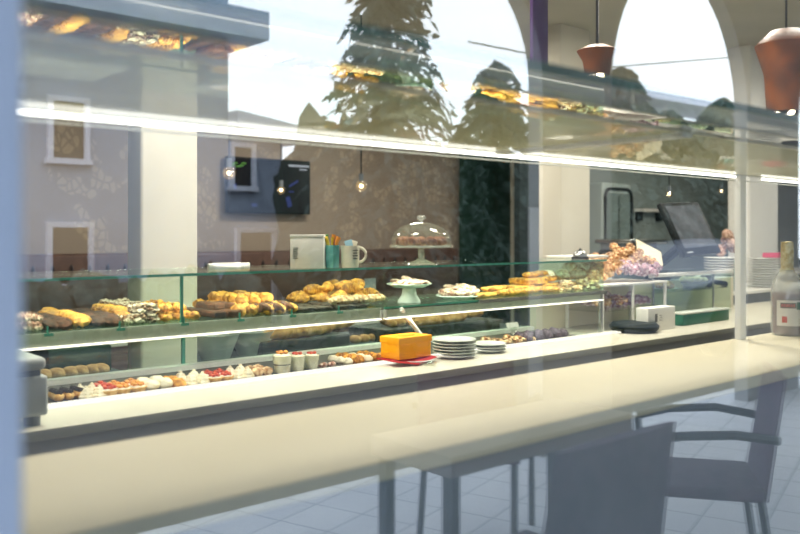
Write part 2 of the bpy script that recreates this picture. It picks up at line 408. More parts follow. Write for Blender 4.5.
# oven / fridge door frame on the kitchen wall and machines
Yk = 6.25
def rrect(b, x0, x1, z0, z1, r, th, y):
    pts = []
    for cx, cz, a0 in ((x1 - r, z1 - r, 0), (x0 + r, z1 - r, 90), (x0 + r, z0 + r, 180), (x1 - r, z0 + r, 270)):
        for i in range(6):
            a = math.radians(a0 + i * 18); pts.append(Vector((cx + r * math.cos(a), y, cz + r * math.sin(a))))
    pts.append(pts[0].copy())
    return b.tube(pts, th, 6)
ck = thing('refrigerator', (A(593, 5.9), 5.75, 0), 'tall grey fridge with a rounded dark door frame beside the pale column', 'fridge')
w = A(623, 5.75) - A(593, 5.75)
MB().box(0, w, .02, .5, 0, 2.05, .03).build('cabinet_body', M_kitchen, ck)
rrect(MB(), .03, w - .03, .15, 1.98, .1, .018, .0).build('door_frame', M_black, ck)
MB().box(.06, w - .06, .008, .018, .2, 1.93, 0).build('door_glass', mat('fridge_glass', '6a7876', .2), ck)
MB().box(w * .48, w * .52, -.0, .008, .2, 1.9).build('door_trim', M_steel, ck)
em = thing('espresso_machine', (A(628, 4.6), 4.55, 1.0), 'dark espresso machine with arched spout behind the till screen', 'coffee machine')
w = A(662, 4.6) - A(628, 4.6)
MB().box(0, w, .05, .4, .03, .3, .03).build('machine_body', M_black, em)
MB().box(-.02, w + .02, 0, .42, .36, .4, .01).build('cup_tray', M_steel, em)
MB().box(.02, w - .02, .1, .38, .3, .36).build('top_case', M_machd, em)
MB().tube([(w * .25 + .12 * math.cos(a), 0, .2 + .12 * math.sin(a)) for a in [PI * i / 10 for i in range(11)]], .012).build('spout', M_steel, em)
for i in range(2): MB().lathe([(.0001, 0), (.03, 0), (.033, .05), (.0001, .05)], 14, (w * (.4 + .35 * i), .02, .12)).build('group_head', M_steel, em)
MB().box(0, w, .03, .38, 0, .03).build('drip_tray', M_steel, em)
bc = thing('back_counter', (A(600, 4.6), 4.45, 0), 'long white-topped service counter under the espresso machine', 'counter')
MB().box(0, 5, .03, .6, 0, .96).build('cabinet', M_dark, bc); MB().box(-.05, 5.05, 0, .62, .96, 1.0, .005).build('worktop', M_white, bc)
ws = thing('wall_shelf', (A(640, 6.2), 6.15, ZV(660, 212, 6.15)), 'small pale wall shelf high above the coffee machine', 'shelf')
MB().box(0, A(668, 6.1) - A(640, 6.1), 0, .14, 0, .04).build('shelf_board', M_white, ws)
MB().box(.02, .06, .05, .14, -.12, 0).build('bracket', M_black, ws); MB().box(.5, .54, .05, .14, -.12, 0).build('bracket', M_black, ws)

# banquette along the wallpapered wall
bq = thing('banquette', (-3, 6.45, 0), 'long tufted brown leather banquette along the wallpapered wall', 'bench')
MB().box(0, A(458, 6.9) + 2.9, .33, .5, .42, 1.29, .03).build('backrest', M_leather, bq)
MB().box(0, A(458, 6.9) + 2.9, -.1, .34, 0, .46, .03).build('seat', M_leather, bq)
tb = MB()
for i in range(66):
    for zz in (1.16,):
        tb.lump((.1 + i * .148, .325, zz), (.018, .02, .05), 0, 1, 0, 1)
o = tb.build('tufting', M_tuft, bq); o['kind'] = 'stuff'
# cafe tables before the banquette
def cafe_table(x, y, label):
    t = thing('cafe_table', (x, y, 0), label, 'table', 'cafe tables by the banquette')
    MB().box(-.33, .33, -.3, .3, .72, .75, .004).build('table_top', M_white, t)
    MB().lathe([(.03, .03), (.03, .72)], 12).build('pedestal', M_black, t)
    MB().lathe([(.0001, 0), (.22, 0), (.2, .03), (.0001, .03)], 20).build('base', M_black, t)
for i, u in enumerate((60, 235, 330, 430)):
    cafe_table(A(u, 5.6), 5.6, ['pale square cafe table left of the round column, before the banquette', 'pale square cafe table seen under the wall television', 'pale square cafe table behind the mug and box', 'pale square cafe table behind the glass cake dome'][i])

# TV
M_tvp = emis('tv_picture_light', '5560a8', .5)
tv = thing('television', (A(225, 6.95), 6.9, ZV(225, 213, 6.9)), 'black flat television hung on the damask wallpaper', 'television')
w = A(308, 6.9) - A(225, 6.9)
MB().box(0, w, 0, .06, 0, .53, .008).build('casing', M_black, tv)
MB().box(.015, w - .015, -.004, .002, .015, .515).build('screen', M_tv, tv)
tx = MB()
x = w * .72
for i in range(11):
    ww = .012 + .008 * (i % 3); tx.box(x, x + ww, -.007, -.003, .465, .485); x += ww + .005
    if x > w - .03: break
for i in range(4): tx.box(w * .86 + i * .022, w * .86 + .016 + i * .022, -.007, -.003, .435, .447)
tx.build('white_caption', emis('caption_light', 'dfe4ee', .8), tv)
for (cx, cz, ww, hh, an) in ((.78, .30, .12, .02, .5), (.72, .12, .05, .1, .3), (.3, .08, .06, .03, 0), (.08, .25, .03, .05, .2), (.75, .22, .06, .012, 0)):
    q = MB().box(-ww/2, ww/2, -.006, -.003, -hh/2, hh/2); me = q.bm
    for v in me.verts:
        c, s_ = math.cos(an), math.sin(an); v.co = Vector((v.co.x * c - v.co.z * s_ + cx * w, v.co.y, v.co.x * s_ + v.co.z * c + cz))
    q.build('screen_picture', M_tvp, tv)

# pendant bulbs
M_globe = glass('bulb_glass', 'fff6e6', .12, film='ffe8c4', filmfac=.1)
def pendant(u, v, Y, label, r=.045):
    z = ZV(u, v, Y); t = thing('pendant_bulb', (A(u, Y), Y, z), label, 'pendant light', 'bare globe bulbs hanging in the room')
    MB().tube([(0, 0, r + .05), (0, 0, 3.05 - z)], .005).build('cord', M_black, t)
    MB().lathe([(.0001, r - .008), (.016, r - .008), (.018, r + .05), (.0001, r + .05)], 14).build('socket', M_machd, t)
    MB().lump((0, 0, 0), r, 0, 1, 0, 3).build('globe', M_globe, t)
    MB().lump((0, 0, 0), r * .3, 0, 1, 0, 2).build('filament', M_bulb, t)
pendant(229, 173, 4.6, 'bare globe bulb hanging left of the television on a black cord', .04)
pendant(361, 186, 4.8, 'bare globe bulb hanging right of the television on a black cord', .04)
pendant(281, 190, 6.3, 'bare globe bulb glowing in front of the television', .035)
pendant(669, 194, 4.6, 'bare globe bulb hanging above the till screen', .03)
pendant(721, 191, 5.4, 'bare globe bulb hanging right of the till screen', .03)
pl = thing('hanging_plant', (A(238, 4.6), 4.6, ZV(238, 165, 4.6)), 'tiny green leafy sprig hanging beside the left bulb', 'plant')
b = MB()
for i in range(5): b.lump((.02 * i - .04, 0, .012 * math.sin(i * 2)), (.022, .008, .009), .2, 2, i, 1)
b.build('leaves', M_leafg, pl); MB().tube([(-.05, 0, 0), (-.05, 0, 3.05 - ZV(238, 165, 4.6))], .002).build('cord', M_black, pl)

# ================================================================ DISPLAY CASE
HL = .48                                     # ledge below the eye
ZL = EYE - HL
X0, X1 = A(33, 2.2) - .35, A(600, 2.39)
XR = A(735, 2.5) + 1.4
cs = thing('pastry_display_case', (0, 0, 0), 'long ivory and glass pastry counter filled with pastries', 'display counter')
MB().box(X0, XR, 2.2, 2.78, 0, ZL - .028).build('counter_front', M_grayp, cs)
MB().box(X0, XR, 2.13, 2.80, ZL - .028, ZL, .003).build('ledge', M_ledge, cs)
MB().box(X0 + .02, X1 - .12, 2.40, 2.70, ZL + .0005, ZL + .004).build('case_floor', M_trayfl, cs)
YG = 2.37
gb = MB()
n = 190; L0, L1 = X0 + .3, X1 + .2
for i in range(n):                           # ribbed diffuser
    xa = L0 + (L1 - L0) * i / n; gb.box(xa, xa + (L1 - L0) / n * .72, YG - .006, YG + .008, ZL, ZL + .014)
gb.box(L0, L1, YG - .002, YG + .008, ZL, ZL + .013)
gb.build('ribbed_diffuser', M_glow, cs, smooth=False)
MB().box(X0, X1 - .1, 2.71, 2.75, ZL, ZL + .02).build('rear_rail', M_white, cs)
ZS = EYE - .27; ZT = EYE - .12
XM = A(381, 2.39)
MB().box(X0, XM - .01, 2.385, 2.76, ZS - .008, ZS).build('glass_shelf', M_caseshelf, cs)
MB().box(XM + .01, X1, 2.385, 2.76, ZS - .008, ZS).build('glass_shelf', M_caseshelf, cs)
MB().box(XM + .01, X1, 2.380, 2.385, ZS - .008, ZS).build('shelf_edge', M_edge, cs)
MB().box(X0, XM - .01, 2.378, 2.384, ZS - .04, ZS - .002).build('front_lip', M_lip, cs)
MB().box(XM + .01, X1, 2.378, 2.384, ZS - .04, ZS - .012).build('front_lip', M_lip, cs)
for a, bx in ((X0, XM - .014), (XM + .006, X1)):
    MB().box(a, bx, 2.37, 2.386, ZS - .046, ZS - .040).build('light_profile', M_led2, cs)
MB().box(XM - .016, XM - .010, 2.37, 2.386, ZS - .046, ZS - .01).build('profile_end', M_alu, cs)
MB().box(XM + .006, XM + .012, 2.37, 2.386, ZS - .046, ZS - .01).build('profile_end', M_alu, cs)
MB().box(X0, X1, 2.355, 2.76, ZT - .008, ZT).build('top_glass', M_case, cs)
MB().box(X0, X1, 2.350, 2.355, ZT - .008, ZT).build('top_glass_edge', M_edge, cs)
XJ = A(182, 2.37)
for a, bx in ((X0, XJ - .004), (XJ + .004, XM - .003), (XM + .003, X1)):
    MB().box(a, bx, 2.372, 2.376, ZS, ZT - .009).build('front_pane', M_case, cs)
    MB().box(a, bx, 2.752, 2.758, ZL + .02, ZS - .01).build('rear_pane', M_case, cs)
MB().box(XJ - .004, XJ + .004, 2.37, 2.378, ZS, ZT - .009).build('pane_joint', M_edge, cs)
MB().box(A(183, 2.755) - .006, A(183, 2.755) + .006, 2.75, 2.76, ZL + .02, ZS - .01).build('pane_joint', M_edge, cs)
MB().box(XM - .003, XM + .003, 2.37, 2.376, ZS, ZT - .009).build('pane_joint', M_case, cs)
MB().box(X1 - .015, X1, 2.375, 2.39, ZL, ZS - .005).build('end_post', M_steel, cs)
MB().box(X1 - .003, X1 + .003, 2.372, 2.76, ZS, ZT - .009).build('end_pane', M_case, cs)
MB().box(A(480, 2.36), X1 + .02, 2.365, 2.379, ZS - .014, ZS + .002).build('steel_edge', M_steel, cs)
MB().box(A(533, 2.72), A(730, 2.72), 2.70, 2.74, ZL + .001, ZS - .012).build('rear_panel', M_shelf, cs)
# strut
s0 = Vector((A(401, 2.375), 2.375, ZV(401, 309, 2.375))); s1 = Vector((A(422, 2.5), 2.5, ZV(422, 337, 2.5)))
MB().tube([s0, s1], .009, 10).build('strut', M_white, cs)
# clips
for u in (47, 119, 183, 239, 291, 338):
    X = A(u, 2.372)
    b = MB(); b.quadbox([(X - .012, 2.362), (X + .014, 2.362), (X + .004, 2.37), (X - .004, 2.37)], ZS - .010, ZS - .002)
    b.box(X - .002, X + .002, 2.366, 2.371, ZS - .006, ZS + .018)
    b.build('shelf_clip', M_edge, cs)

# ---------------------------------------------------------------- pastries on the upper shelf: rows running back from the glass
YF, YB = 2.43, 2.71
def row(u, key, pitch, label, cat, group, lean=0, rz=0, z=ZS, n=None, s=1.0, yf=YF, yb=YB, xo=0, jit=.005, rzj=.35):
    X = A(u, yf) + xo; y = yf; i = 0
    while y <= yb and (n is None or i < n):
        put(key, (X + R.uniform(-jit, jit), y, z + (.024 * s * math.sin(lean) if lean else 0)), label, cat, group,
            (lean + (R.uniform(-.1, .1) if lean else 0), 0, rz + R.uniform(-rzj, rzj)), s * R.uniform(.86, 1.12))
        y += pitch; i += 1
for u in (24, 36):
    row(u, 'pinkroll', .036, 'small sugared pinkish roll at the far left end of the upper shelf', 'pastry', 'pink sugared rolls at the left end', s=.8, yb=2.6)
    row(u, 'pinkroll', .05, 'small sugared pinkish roll at the far left end of the upper shelf', 'pastry', 'pink sugared rolls at the left end', s=.7, yb=2.56, z=ZS + .026)
for u in (49, 63):
    row(u, 'darkbiscuit', .044, 'dark chocolate biscuit leaning in the first dark rows from the left', 'biscuit', 'dark biscuits in the leftmost rows', lean=.5)
row(80, 'scallop', .036, 'bright yellow scalloped biscuit in the single row between two dark rows', 'biscuit', 'yellow biscuits between the dark rows', lean=.5, s=1.1, z=ZS + .004)
for u in (96, 111):
    row(u, 'darkbiscuit', .044, 'dark chocolate biscuit right of the single yellow biscuit row', 'biscuit', 'dark biscuits right of the yellow row', lean=.5, s=1.08)
row(122, 'scallop', .036, 'golden scalloped biscuit in the row left of the powdered biscuits', 'biscuit', 'golden biscuits left of the powdered ones', lean=.5, yf=2.5, s=1.1, z=ZS + .01)
row(127, 'powderroll', .04, 'knobbly sugar-powdered biscuit in the heap before the pale column', 'biscuit', 'powdered biscuits before the column', rzj=1, s=.9)
for u in (138, 151):
    for lz, sh in ((0, 0), (.026, .018)):
        row(u, 'powdered', .036, 'knobbly sugar-powdered biscuit in the heap before the pale column', 'biscuit', 'powdered biscuits before the column', rzj=1.5, z=ZS + lz, yf=YF + sh)
for u in (165, 180):
    row(u, 'goldroll', .038, 'plump golden roll in the rows around the glass joint', 'pastry', 'golden rolls around the glass joint', rz=.9, s=.8, rzj=.6, jit=.008)
    row(u, 'goldroll', .036, 'plump golden roll in the rows around the glass joint', 'pastry', 'golden rolls around the glass joint', rz=.2, s=.8, z=ZS + .026, yf=YF + .03, rzj=1.0)
row(195, 'goldroll', .034, 'plump golden roll in the rows around the glass joint', 'pastry', 'golden rolls around the glass joint', rz=1.2, s=.85, rzj=.5)
for u in (210, 224):
    row(u, 'chocbar', .118, 'flat brown chocolate bar cake lying right of the golden rolls', 'cake', 'brown bar cakes right of the golden rolls', yb=2.62, yf=2.47, rzj=.06)
    row(u, 'chocbar', .118, 'flat brown chocolate bar cake lying right of the golden rolls', 'cake', 'brown bar cakes right of the golden rolls', yb=2.58, yf=2.53, rzj=.06, z=ZS + .021)
for u in (240, 252):
    row(u, 'goldcookie', .03, 'round golden biscuit piled behind the dipped biscuits', 'biscuit', 'round golden biscuits piled mid shelf', lean=.6, yf=2.44, s=1.0, jit=.009)
    row(u, 'goldcookie', .032, 'round golden biscuit piled behind the dipped biscuits', 'biscuit', 'round golden biscuits piled mid shelf', lean=.3, yf=2.5, z=ZS + .032, s=1.0, jit=.012)
for u in (265, 279, 291):
    row(u, 'halfdip', .034, 'yellow biscuit half dipped in chocolate, right of the round golden biscuits', 'biscuit', 'chocolate dipped biscuits', lean=.5, rzj=.5, s=1.05)
row(266, 'goldcookie', .04, 'round golden biscuit piled on top of the dipped biscuits', 'biscuit', 'golden biscuits on the dipped ones', lean=.2, z=ZS + .036, yf=2.5)
for u in (300, 318, 336, 353):
    row(u, 'grain', .13, 'dark seeded slab lying in front of the croissants', 'cake', 'dark seeded slabs under the croissants', yf=2.46, yb=2.63, rzj=.03)
cl = 'large golden croissant heaped beside the dark seeded slabs'
for (u, Y, z, rz) in ((303, 2.60, .014, .3), (322, 2.58, .014, .2), (341, 2.56, .014, .5), (358, 2.55, .014, 1.0), (312, 2.67, .014, .1), (335, 2.68, .014, .6), (352, 2.66, .014, 1.4),
                      (328, 2.59, .050, .8), (345, 2.60, .050, .2), (357, 2.66, .050, 0), (334, 2.68, .050, 1.7), (299, 2.66, .014, 2.5), (368, 2.62, .014, 2.2), (313, 2.60, .044, 2.9), (352, 2.56, .044, 2.4)):
    put('croissant', (A(u, Y), Y, ZS + z), cl, 'croissant', 'large croissants heaped mid shelf', (R.uniform(-.2, .2), 0, rz), R.uniform(.92, 1.05))
for (u, Y, rz) in ((340, 2.44, .1), (362, 2.435, -.05), (358, 2.47, .3), (374, 2.46, .1), (344, 2.49, -.1)):
    put('almondstrip', (A(u, Y), Y, ZS + .014), 'long almond crusted pastry strip in front of the croissants', 'pastry', 'almond strips before the croissants', (0, 0, rz))

# small white cake stand with pink pastries
def cake_stand(u, Y, r, h, label, glassy=False, z=ZS):
    m = M_clear if glassy else M_plate
    t = thing('cake_stand', (A(u, Y), Y, z), label, 'cake stand')
    if glassy:
        m = M_stand
        MB().lathe([(.0001, 0), (r * .52, 0), (r * .5, .004), (.03, .014), (.012, .022), (.014, .04), (.011, .06), (.02, h - .006), (.0001, h - .006)], 28).build('foot', m, t)
        MB().lathe([(.0001, h - .006), (r * .9, h - .006), (r, h - .004), (r, h + .004), (r * .97, h), (.0001, h)], 48, lobes=24, la=.012).build('plate', m, t)
    else:
        MB().lathe([(.0001, 0), (.047, 0), (.044, .008), (.03, .03), (.026, h - .004), (.0001, h - .004)], 24).build('foot', m, t)
        MB().lathe([(.0001, h - .004), (r * .7, h - .004), (r, h + .010), (r * .99, h + .013), (r * .8, h + .003), (.0001, h + .003)], 48, lobes=10, la=.03).build('plate', m, t)
    return t
cake_stand(409, 2.49, .088, .062, 'small white footed cake stand on the shelf below the glass dome')
for i in range(11):
    a = i * .63; rr = (.05 if i % 2 else .03) if i else 0
    put('flatpink', (A(409, 2.49) + rr * math.cos(a), 2.49 + rr * math.sin(a), ZS + .068 + (.014 if i == 0 else .004 * (i % 2))), 'thin pink glazed pastry lying on the small white cake stand', 'pastry', 'pink pastries on the white stand', (R.uniform(-.3, .3), R.uniform(-.3, .3), a), 1.0)
# glass cake stand with dome on the top glass
CY = 2.44; CX = A(421, CY)
cake_stand(421, CY, .125, .072, 'clear glass footed cake stand on top of the counter', True, z=ZT)
for i in range(8):
    a = i * 2 * PI / 7; rr = .078 if i < 7 else 0
    put('choc_muffin', (CX + rr * math.cos(a), CY + rr * math.sin(a), ZT + .074), 'small brown cake under the clear glass dome', 'cake', 'brown cakes under the dome', (0, 0, a), .95)
dm = thing('glass_dome', (CX, CY, ZT + .0725), 'clear glass dome with a round knob over brown cakes', 'cake dome')
prf = [(.118, .004), (.12, .02)] + [(  .12 * math.cos(a), .02 + .075 * math.sin(a)) for a in [PI / 2 * i / 10 for i in range(1, 10)]] + [(.012, .095)]
inn = [(r * .975, z - .002) for r, z in prf[::-1]]
MB().lathe(prf + inn, 40).build('dome_shell', M_dome, dm)
MB().lathe([(.008, .094), (.008, .102), (.017, .107), (.019, .114), (.013, .121), (.0001, .122)], 20).build('dome_knob', M_stand, dm)

# white plate with folded pastries
pt = MB().lathe([(.0001, 0), (.06, 0), (.095, .012), (.093, .015), (.06, .005), (.0001, .005)], 40, (A(457, 2.5), 2.5, ZS), lobes=4, la=.06).build('plate', M_plate)
tag(pt, 'white wavy plate of powdered pastries right of the small cake stand', 'plate')
for i in range(12):
    a = i * 2.4; rr = .012 * math.sqrt(i) * 1.7
    put('flatpink' if i % 3 else 'pinkroll', (A(457, 2.5) + rr * math.cos(a), 2.5 + rr * math.sin(a), ZS + .010 + .014 * (i % 3)), 'powdered pinkish pastry heaped on the white wavy plate', 'pastry', 'pastries on the wavy plate', (R.uniform(-.4, .4), R.uniform(-.4, .4), a), 1.0)
for j, (u, Y, z) in enumerate(((486, 2.48, 0), (490, 2.52, 0), (497, 2.55, 0), (492, 2.50, .022), (497, 2.53, .022), (482, 2.45, 0))):
    put('stick', (A(u, Y), Y, ZS + z), 'smooth yellow bread stick right of the wavy plate', 'bread', 'yellow bread sticks', (0, 0, .12 * (j % 3)), .95)
for j, (u, Y, z) in enumerate(((517, 2.60, 0), (545, 2.62, 0), (528, 2.62, .031), (570, 2.62, 0))):
    put('slab', (A(u, Y), Y, ZS + z), 'thick golden bread slab stacked at the right of the upper shelf', 'bread', 'golden bread slabs', (0, 0, R.uniform(-.06, .06)))
for j, (u, Y, z) in enumerate(((508, 2.47, 0), (530, 2.47, 0), (552, 2.47, 0), (516, 2.51, 0), (541, 2.51, 0), (530, 2.60, .062), (548, 2.63, .034), (556, 2.66, .034), (540, 2.66, .062))):
    put('loafstrip', (A(u, Y), Y, ZS + z), 'long golden pastry strip lying on and before the bread slabs', 'pastry', 'golden pastry strips', (0, 0, R.uniform(-.1, .25)), .9)
for j in range(26):
    u = R.uniform(556, 596); Y = R.uniform(2.44, 2.56)
    put('nugget' if j % 4 else 'powdered', (A(u, Y), Y, ZS + .024 * (j % 3 == 0)), 'small golden crumbly pastry heaped at the right end of the shelf', 'pastry', 'crumbly pastries at the shelf end', (R.uniform(-1, 1), 0, R.uniform(0, 6)), .9)
for j, (u, Y, z) in enumerate(((548, 2.69, .045), (562, 2.66, .05), (577, 2.64, .05), (590, 2.62, .045), (570, 2.66, .09), (583, 2.66, .085))):
    put('powderbun', (A(u, Y), Y, ZS + z - .01), 'large powdered grey-brown bun in the back right corner of the shelf', 'bun', 'powdered buns in the back corner', (0, 0, j), .95)
for j in range(22):
    u = R.uniform(566, 594); Y = R.uniform(2.5, 2.64)
    put('nugget', (A(u, Y), Y, ZL + .16 + .02 * (j % 2)), 'small orange pastry in the tray under the right end of the shelf', 'pastry', 'orange pastries under the shelf end', (R.uniform(-1, 1), 0, R.uniform(0, 6)), .9)
tr = tag(MB().box(A(556, 2.57), A(597, 2.57), 2.48, 2.67, ZL + .145, ZL + .152).build('tray', M_clear), 'clear hanging tray of orange pastries under the right end of the shelf', 'tray')

# ---------------------------------------------------------------- lower tier pastries
ZF = ZL + .005
def low(u, key, label, cat, group=None, n=2, s=1.0, rz=0, pitch=.055, jit=.004):
    for i in range(n):
        Y = 2.425 + i * pitch
        put(key, (A(u, 2.425) + R.uniform(-jit, jit), Y + .0, ZF), label, cat, group, (0, 0, rz + R.uniform(-.3, .3)), s * R.uniform(.95, 1.05))
for u in (56, 66, 77):
    put('eclair', (A(u, 2.46), 2.46, ZF), 'chocolate glazed eclair at the left end of the lower tier', 'eclair', 'chocolate eclairs', (0, 0, R.uniform(-.1, .1)))
for u in (87, 98): low(u, 'meringue', 'white cream pastry between the eclairs and the fruit tarts', 'pastry', 'white cream pastries by the eclairs', s=.85)
for u in (108, 122, 137): low(u, 'peachtart' if u != 108 else 'tart', 'fruit tart in the group right of the white cream pastries', 'tart', 'fruit tarts at the left', s=1.0)
for u in (151, 165): low(u, 'yellowbun', 'pale cream bun left of the golden cookies on the lower tier', 'bun', 'pale cream buns', s=1.25)
low(178, 'goldcookie', 'round golden biscuit between pale buns and meringues on the lower tier', 'biscuit', 'golden biscuits on the lower tier', s=1.15)
for u in (189, 202): low(u, 'meringue', 'piped white meringue right of the pane joint on the lower tier', 'meringue', 'white meringues', s=.9)
for u in (215, 227): low(u, 'tart', 'red fruit tart between the white meringues and the cream puffs', 'tart', 'red fruit tarts', s=.95)
for u in (238, 248): low(u, 'meringue', 'pale piped cream puff beside the orange puffs', 'pastry', 'pale cream puffs', s=.9)
for u in (258, 267): low(u, 'orangebun', 'orange glazed puff left of the dessert glasses', 'bun', 'orange glazed puffs', s=1.0)
put('trifle', (A(282, 2.42), 2.42, ZF), 'dessert glass with yellow cream layers and a dark stripe, leftmost of three', 'dessert', None, s=1.15)
put('panna', (A(297, 2.43), 2.43, ZF), 'dessert glass of white cream with pink crumbs, middle of three', 'dessert', None, s=.98)
put('redcup', (A(311.5, 2.43), 2.43, ZF), 'dessert glass of white cream topped with red fruit, rightmost of three', 'dessert', None, s=.92)
for u in (323, 332): low(u, 'pink_croissant', 'tiny brown and cream pastry right of the dessert glasses', 'pastry', 'tiny pastries by the dessert glasses', n=1, s=.8)
for i, u in enumerate((347, 357, 367, 377)):
    low(u, 'goldroll' if i % 2 else 'yellowbun', 'golden or cream pastry left of the yellow box', 'pastry', 'pastries left of the yellow box', s=1.0, n=3, pitch=.045)
for i, u in enumerate((474, 484, 495, 506, 517, 528)):
    low(u, 'almondstrip' if i % 2 else 'nugget', 'crisp golden pastry behind the white plates', 'pastry', 'crisp pastries behind the plates', n=2, s=.75 if i % 2 else 1.2, pitch=.06)
for i, u in enumerate((528, 538, 548, 556, 563)):
    low(u, 'plum', 'dark plum coloured cake at the right end of the lower tier', 'cake', 'plum cakes', n=2, s=.85)
cd = tag(MB().box(-.04, .04, -.002, .002, 0, .026).build('price_card', M_card), 'blank white price card standing among the crisp pastries', 'card')
cd.location = (A(513, 2.62), 2.62, ZF + .035); cd.rotation_euler = (-.4, 0, 0)
put_base = MB().box(-.01, .01, -.01, .01, -.035, .002).build('card_stand', M_clear, cd)

# behind the rear glass: work table with trays and bread
for nm_, ua, ub, lb in (('work_table', 10, 127, 'dark work table behind the case left of the column'), ('work_table', 203, 534, 'long dark work table behind the case right of the column')):
    t = thing(nm_, (0, 0, 0), lb, 'table', None)
    MB().box(A(ua, 3.0), A(ub, 3.0), 2.95, 3.5, ZL - .07, ZL - .03, .004).build('table_top', M_dark, t)
    MB().box(A(ua, 3.0) + .03, A(ub, 3.0) - .03, 3.0, 3.45, 0, ZL - .07).build('cabinet', M_dark, t)
ZW = ZL - .03
gt = tag(MB().box(A(48, 3.06), A(112, 3.06), 3.06, 3.36, ZW, ZW + .10, .01).build('bread_crate', M_dgreen), 'dark green crate behind the case left of the column', 'crate')
for i, u in enumerate((43, 56, 70, 80, 92, 100)):
    put('bun', (A(u, 3.01), 3.01, ZW), 'brown bun before the dark green crate behind the case', 'bun', 'brown buns by the green crate', s=1.0)
for i, (u, Y, z, rz) in enumerate(((300, 3.06, .06, .12), (322, 3.2, .06, .1), (440, 3.08, .05, .1), (455, 3.2, .05, -.05), (410, 3.16, .06, .06))):
    put('baguette', (A(u, Y), Y, ZW + z), ['long brown loaf behind the case under the seeded slabs', 'long brown loaf lying further back behind the dessert glasses', 'long brown loaf behind the case above the plate stack', 'brown loaf at the rear behind the plate stack', 'brown loaf lying behind the white strut'][i], 'bread', 'long loaves behind the case', (0, 0, rz))
for (ua, ub, lb) in ((262, 350, 'black baking tray under the loaves left of the strut'), (385, 500, 'black baking tray under the loaves right of the strut')):
    tag(MB().box(A(ua, 3.0), A(ub, 3.0), 3.0, 3.28, ZW, ZW + .06, .005).build('baking_tray', M_pan), lb, 'tray')
for i in range(7):
    u = 355 + i * 9; Y = 3.1
    put('bun', (A(u, Y), Y, ZW + (.06 if u > 385 else 0)), 'brown bun behind the rear glass near the yellow box', 'bun', 'brown buns behind the yellow box', s=.9)
for i, (u, c) in enumerate(((215, 'grey mixing bowl'), (252, 'grey mixing bowl'))):
    tag(MB().lathe([(.0001, 0), (.06, 0), (.1, .1), (.098, .1), (.055, .006), (.0001, .006)], 28, (A(u, 3.1), 3.1, ZW)).build('mixing_bowl', M_machine), ['grey mixing bowl behind the case just right of the column', 'grey mixing bowl behind the case, second right of the column'][i], 'bowl')

# ---------------------------------------------------------------- things on the ledge
YB0 = 2.30
bx0, bx1 = A(399, YB0), A(432, YB0)
pc = ((bx0 + bx1) / 2, YB0 + .06)
pp = tag(MB().lathe([(.0001, 0), (.05, 0), (.088, .012), (.086, .015), (.05, .005), (.0001, .005)], 40, (pc[0] + .02, pc[1] - .01, ZL)).build('plate', M_plate), 'white plate under the yellow box and red napkin', 'plate')
bm = MB()
cx, cy = pc
pts = [(-.11, -.075), (-.03, -.105), (.10, -.07), (.12, .02), (.05, .07), (-.1, .06)]
gv = [bm.bm.verts.new((cx + x, cy + y, ZL + .019 - (.012 if i in (1,) else 0))) for i, (x, y) in enumerate(pts)]
cvt = bm.bm.verts.new((cx, cy, ZL + .019))
for i in range(6): bm.bm.faces.new((gv[i], gv[(i + 1) % 6], cvt))
nk = bm.build('napkin', M_red)
md = nk.modifiers.new('s', 'SOLIDIFY'); md.thickness = .002
tag(nk, 'red paper napkin spread on the plate under the yellow box', 'napkin')
yb = thing('gift_box', (bx0, YB0, ZL + .0215), 'yellow lidded cardboard box on a red napkin and white plate', 'box', None, .04)
W = bx1 - bx0
MB().box(0, W, 0, .10, 0, .065, .002).build('box_base', M_yellowbox, yb)
MB().box(-.003, W + .003, -.003, .103, .056, .080, .002).build('box_lid', M_yellowbox, yb)
MB().lump((W * .5, .05, .081), (.04, .02, .006), .2, 2, 1).build('ribbon_bow', M_yellowbox, yb)
gd = tag(MB().lathe([(.0001, 0), (.02, 0), (.036, .012), (.034, .013), (.018, .003), (.0001, .003)], 24, (A(429, 2.235), 2.235, ZL)).build('saucer', M_clear), 'small clear glass saucer between the yellow box and plate stack', 'saucer')
def plate_stack(u, Y, r, n, pitch, label, group, m=M_greyplate, z0=ZL, prof=None):
    X = A(u, Y)
    me = MB().lathe([(.0001, 0), (r * .6, 0), (r * .64, .003), (r, .011), (r * .985, .0135), (r * .62, .0055), (.0001, .0055)], 48).mesh('plate', m)
    for i in range(n):
        o = D.objects.new('plate', me); COL.objects.link(o); o.location = (X + R.uniform(-.001, .001), Y, z0 + i * pitch)
        tag(o, label, 'plate', group)
plate_stack(454, 2.33, .085, 6, .0118, 'pale grey-green plate in the tall stack of six beside the yellow box', 'plates in the stack of six')
plate_stack(488, 2.345, .074, 3, .0118, 'pale grey-green plate in the low stack of three right of the tall stack', 'plates in the stack of three')
pn = thing('iron_dish', (A(634, 2.36), 2.36, ZL), 'dark green-black round lidded dish on the ledge right of the steel post', 'dish')
MB().lathe([(.0001, 0), (.1, 0), (.117, .016), (.12, .032), (.0001, .032)], 40).build('dish_base', M_pan, pn)
MB().lathe([(.0001, .032), (.117, .032), (.105, .046), (.05, .050), (.0001, .050)], 40).build('dish_lid', M_pan, pn)
MB().box(-.14, -.11, -.02, .02, .012, .02, .004).build('handle', M_pan, pn)

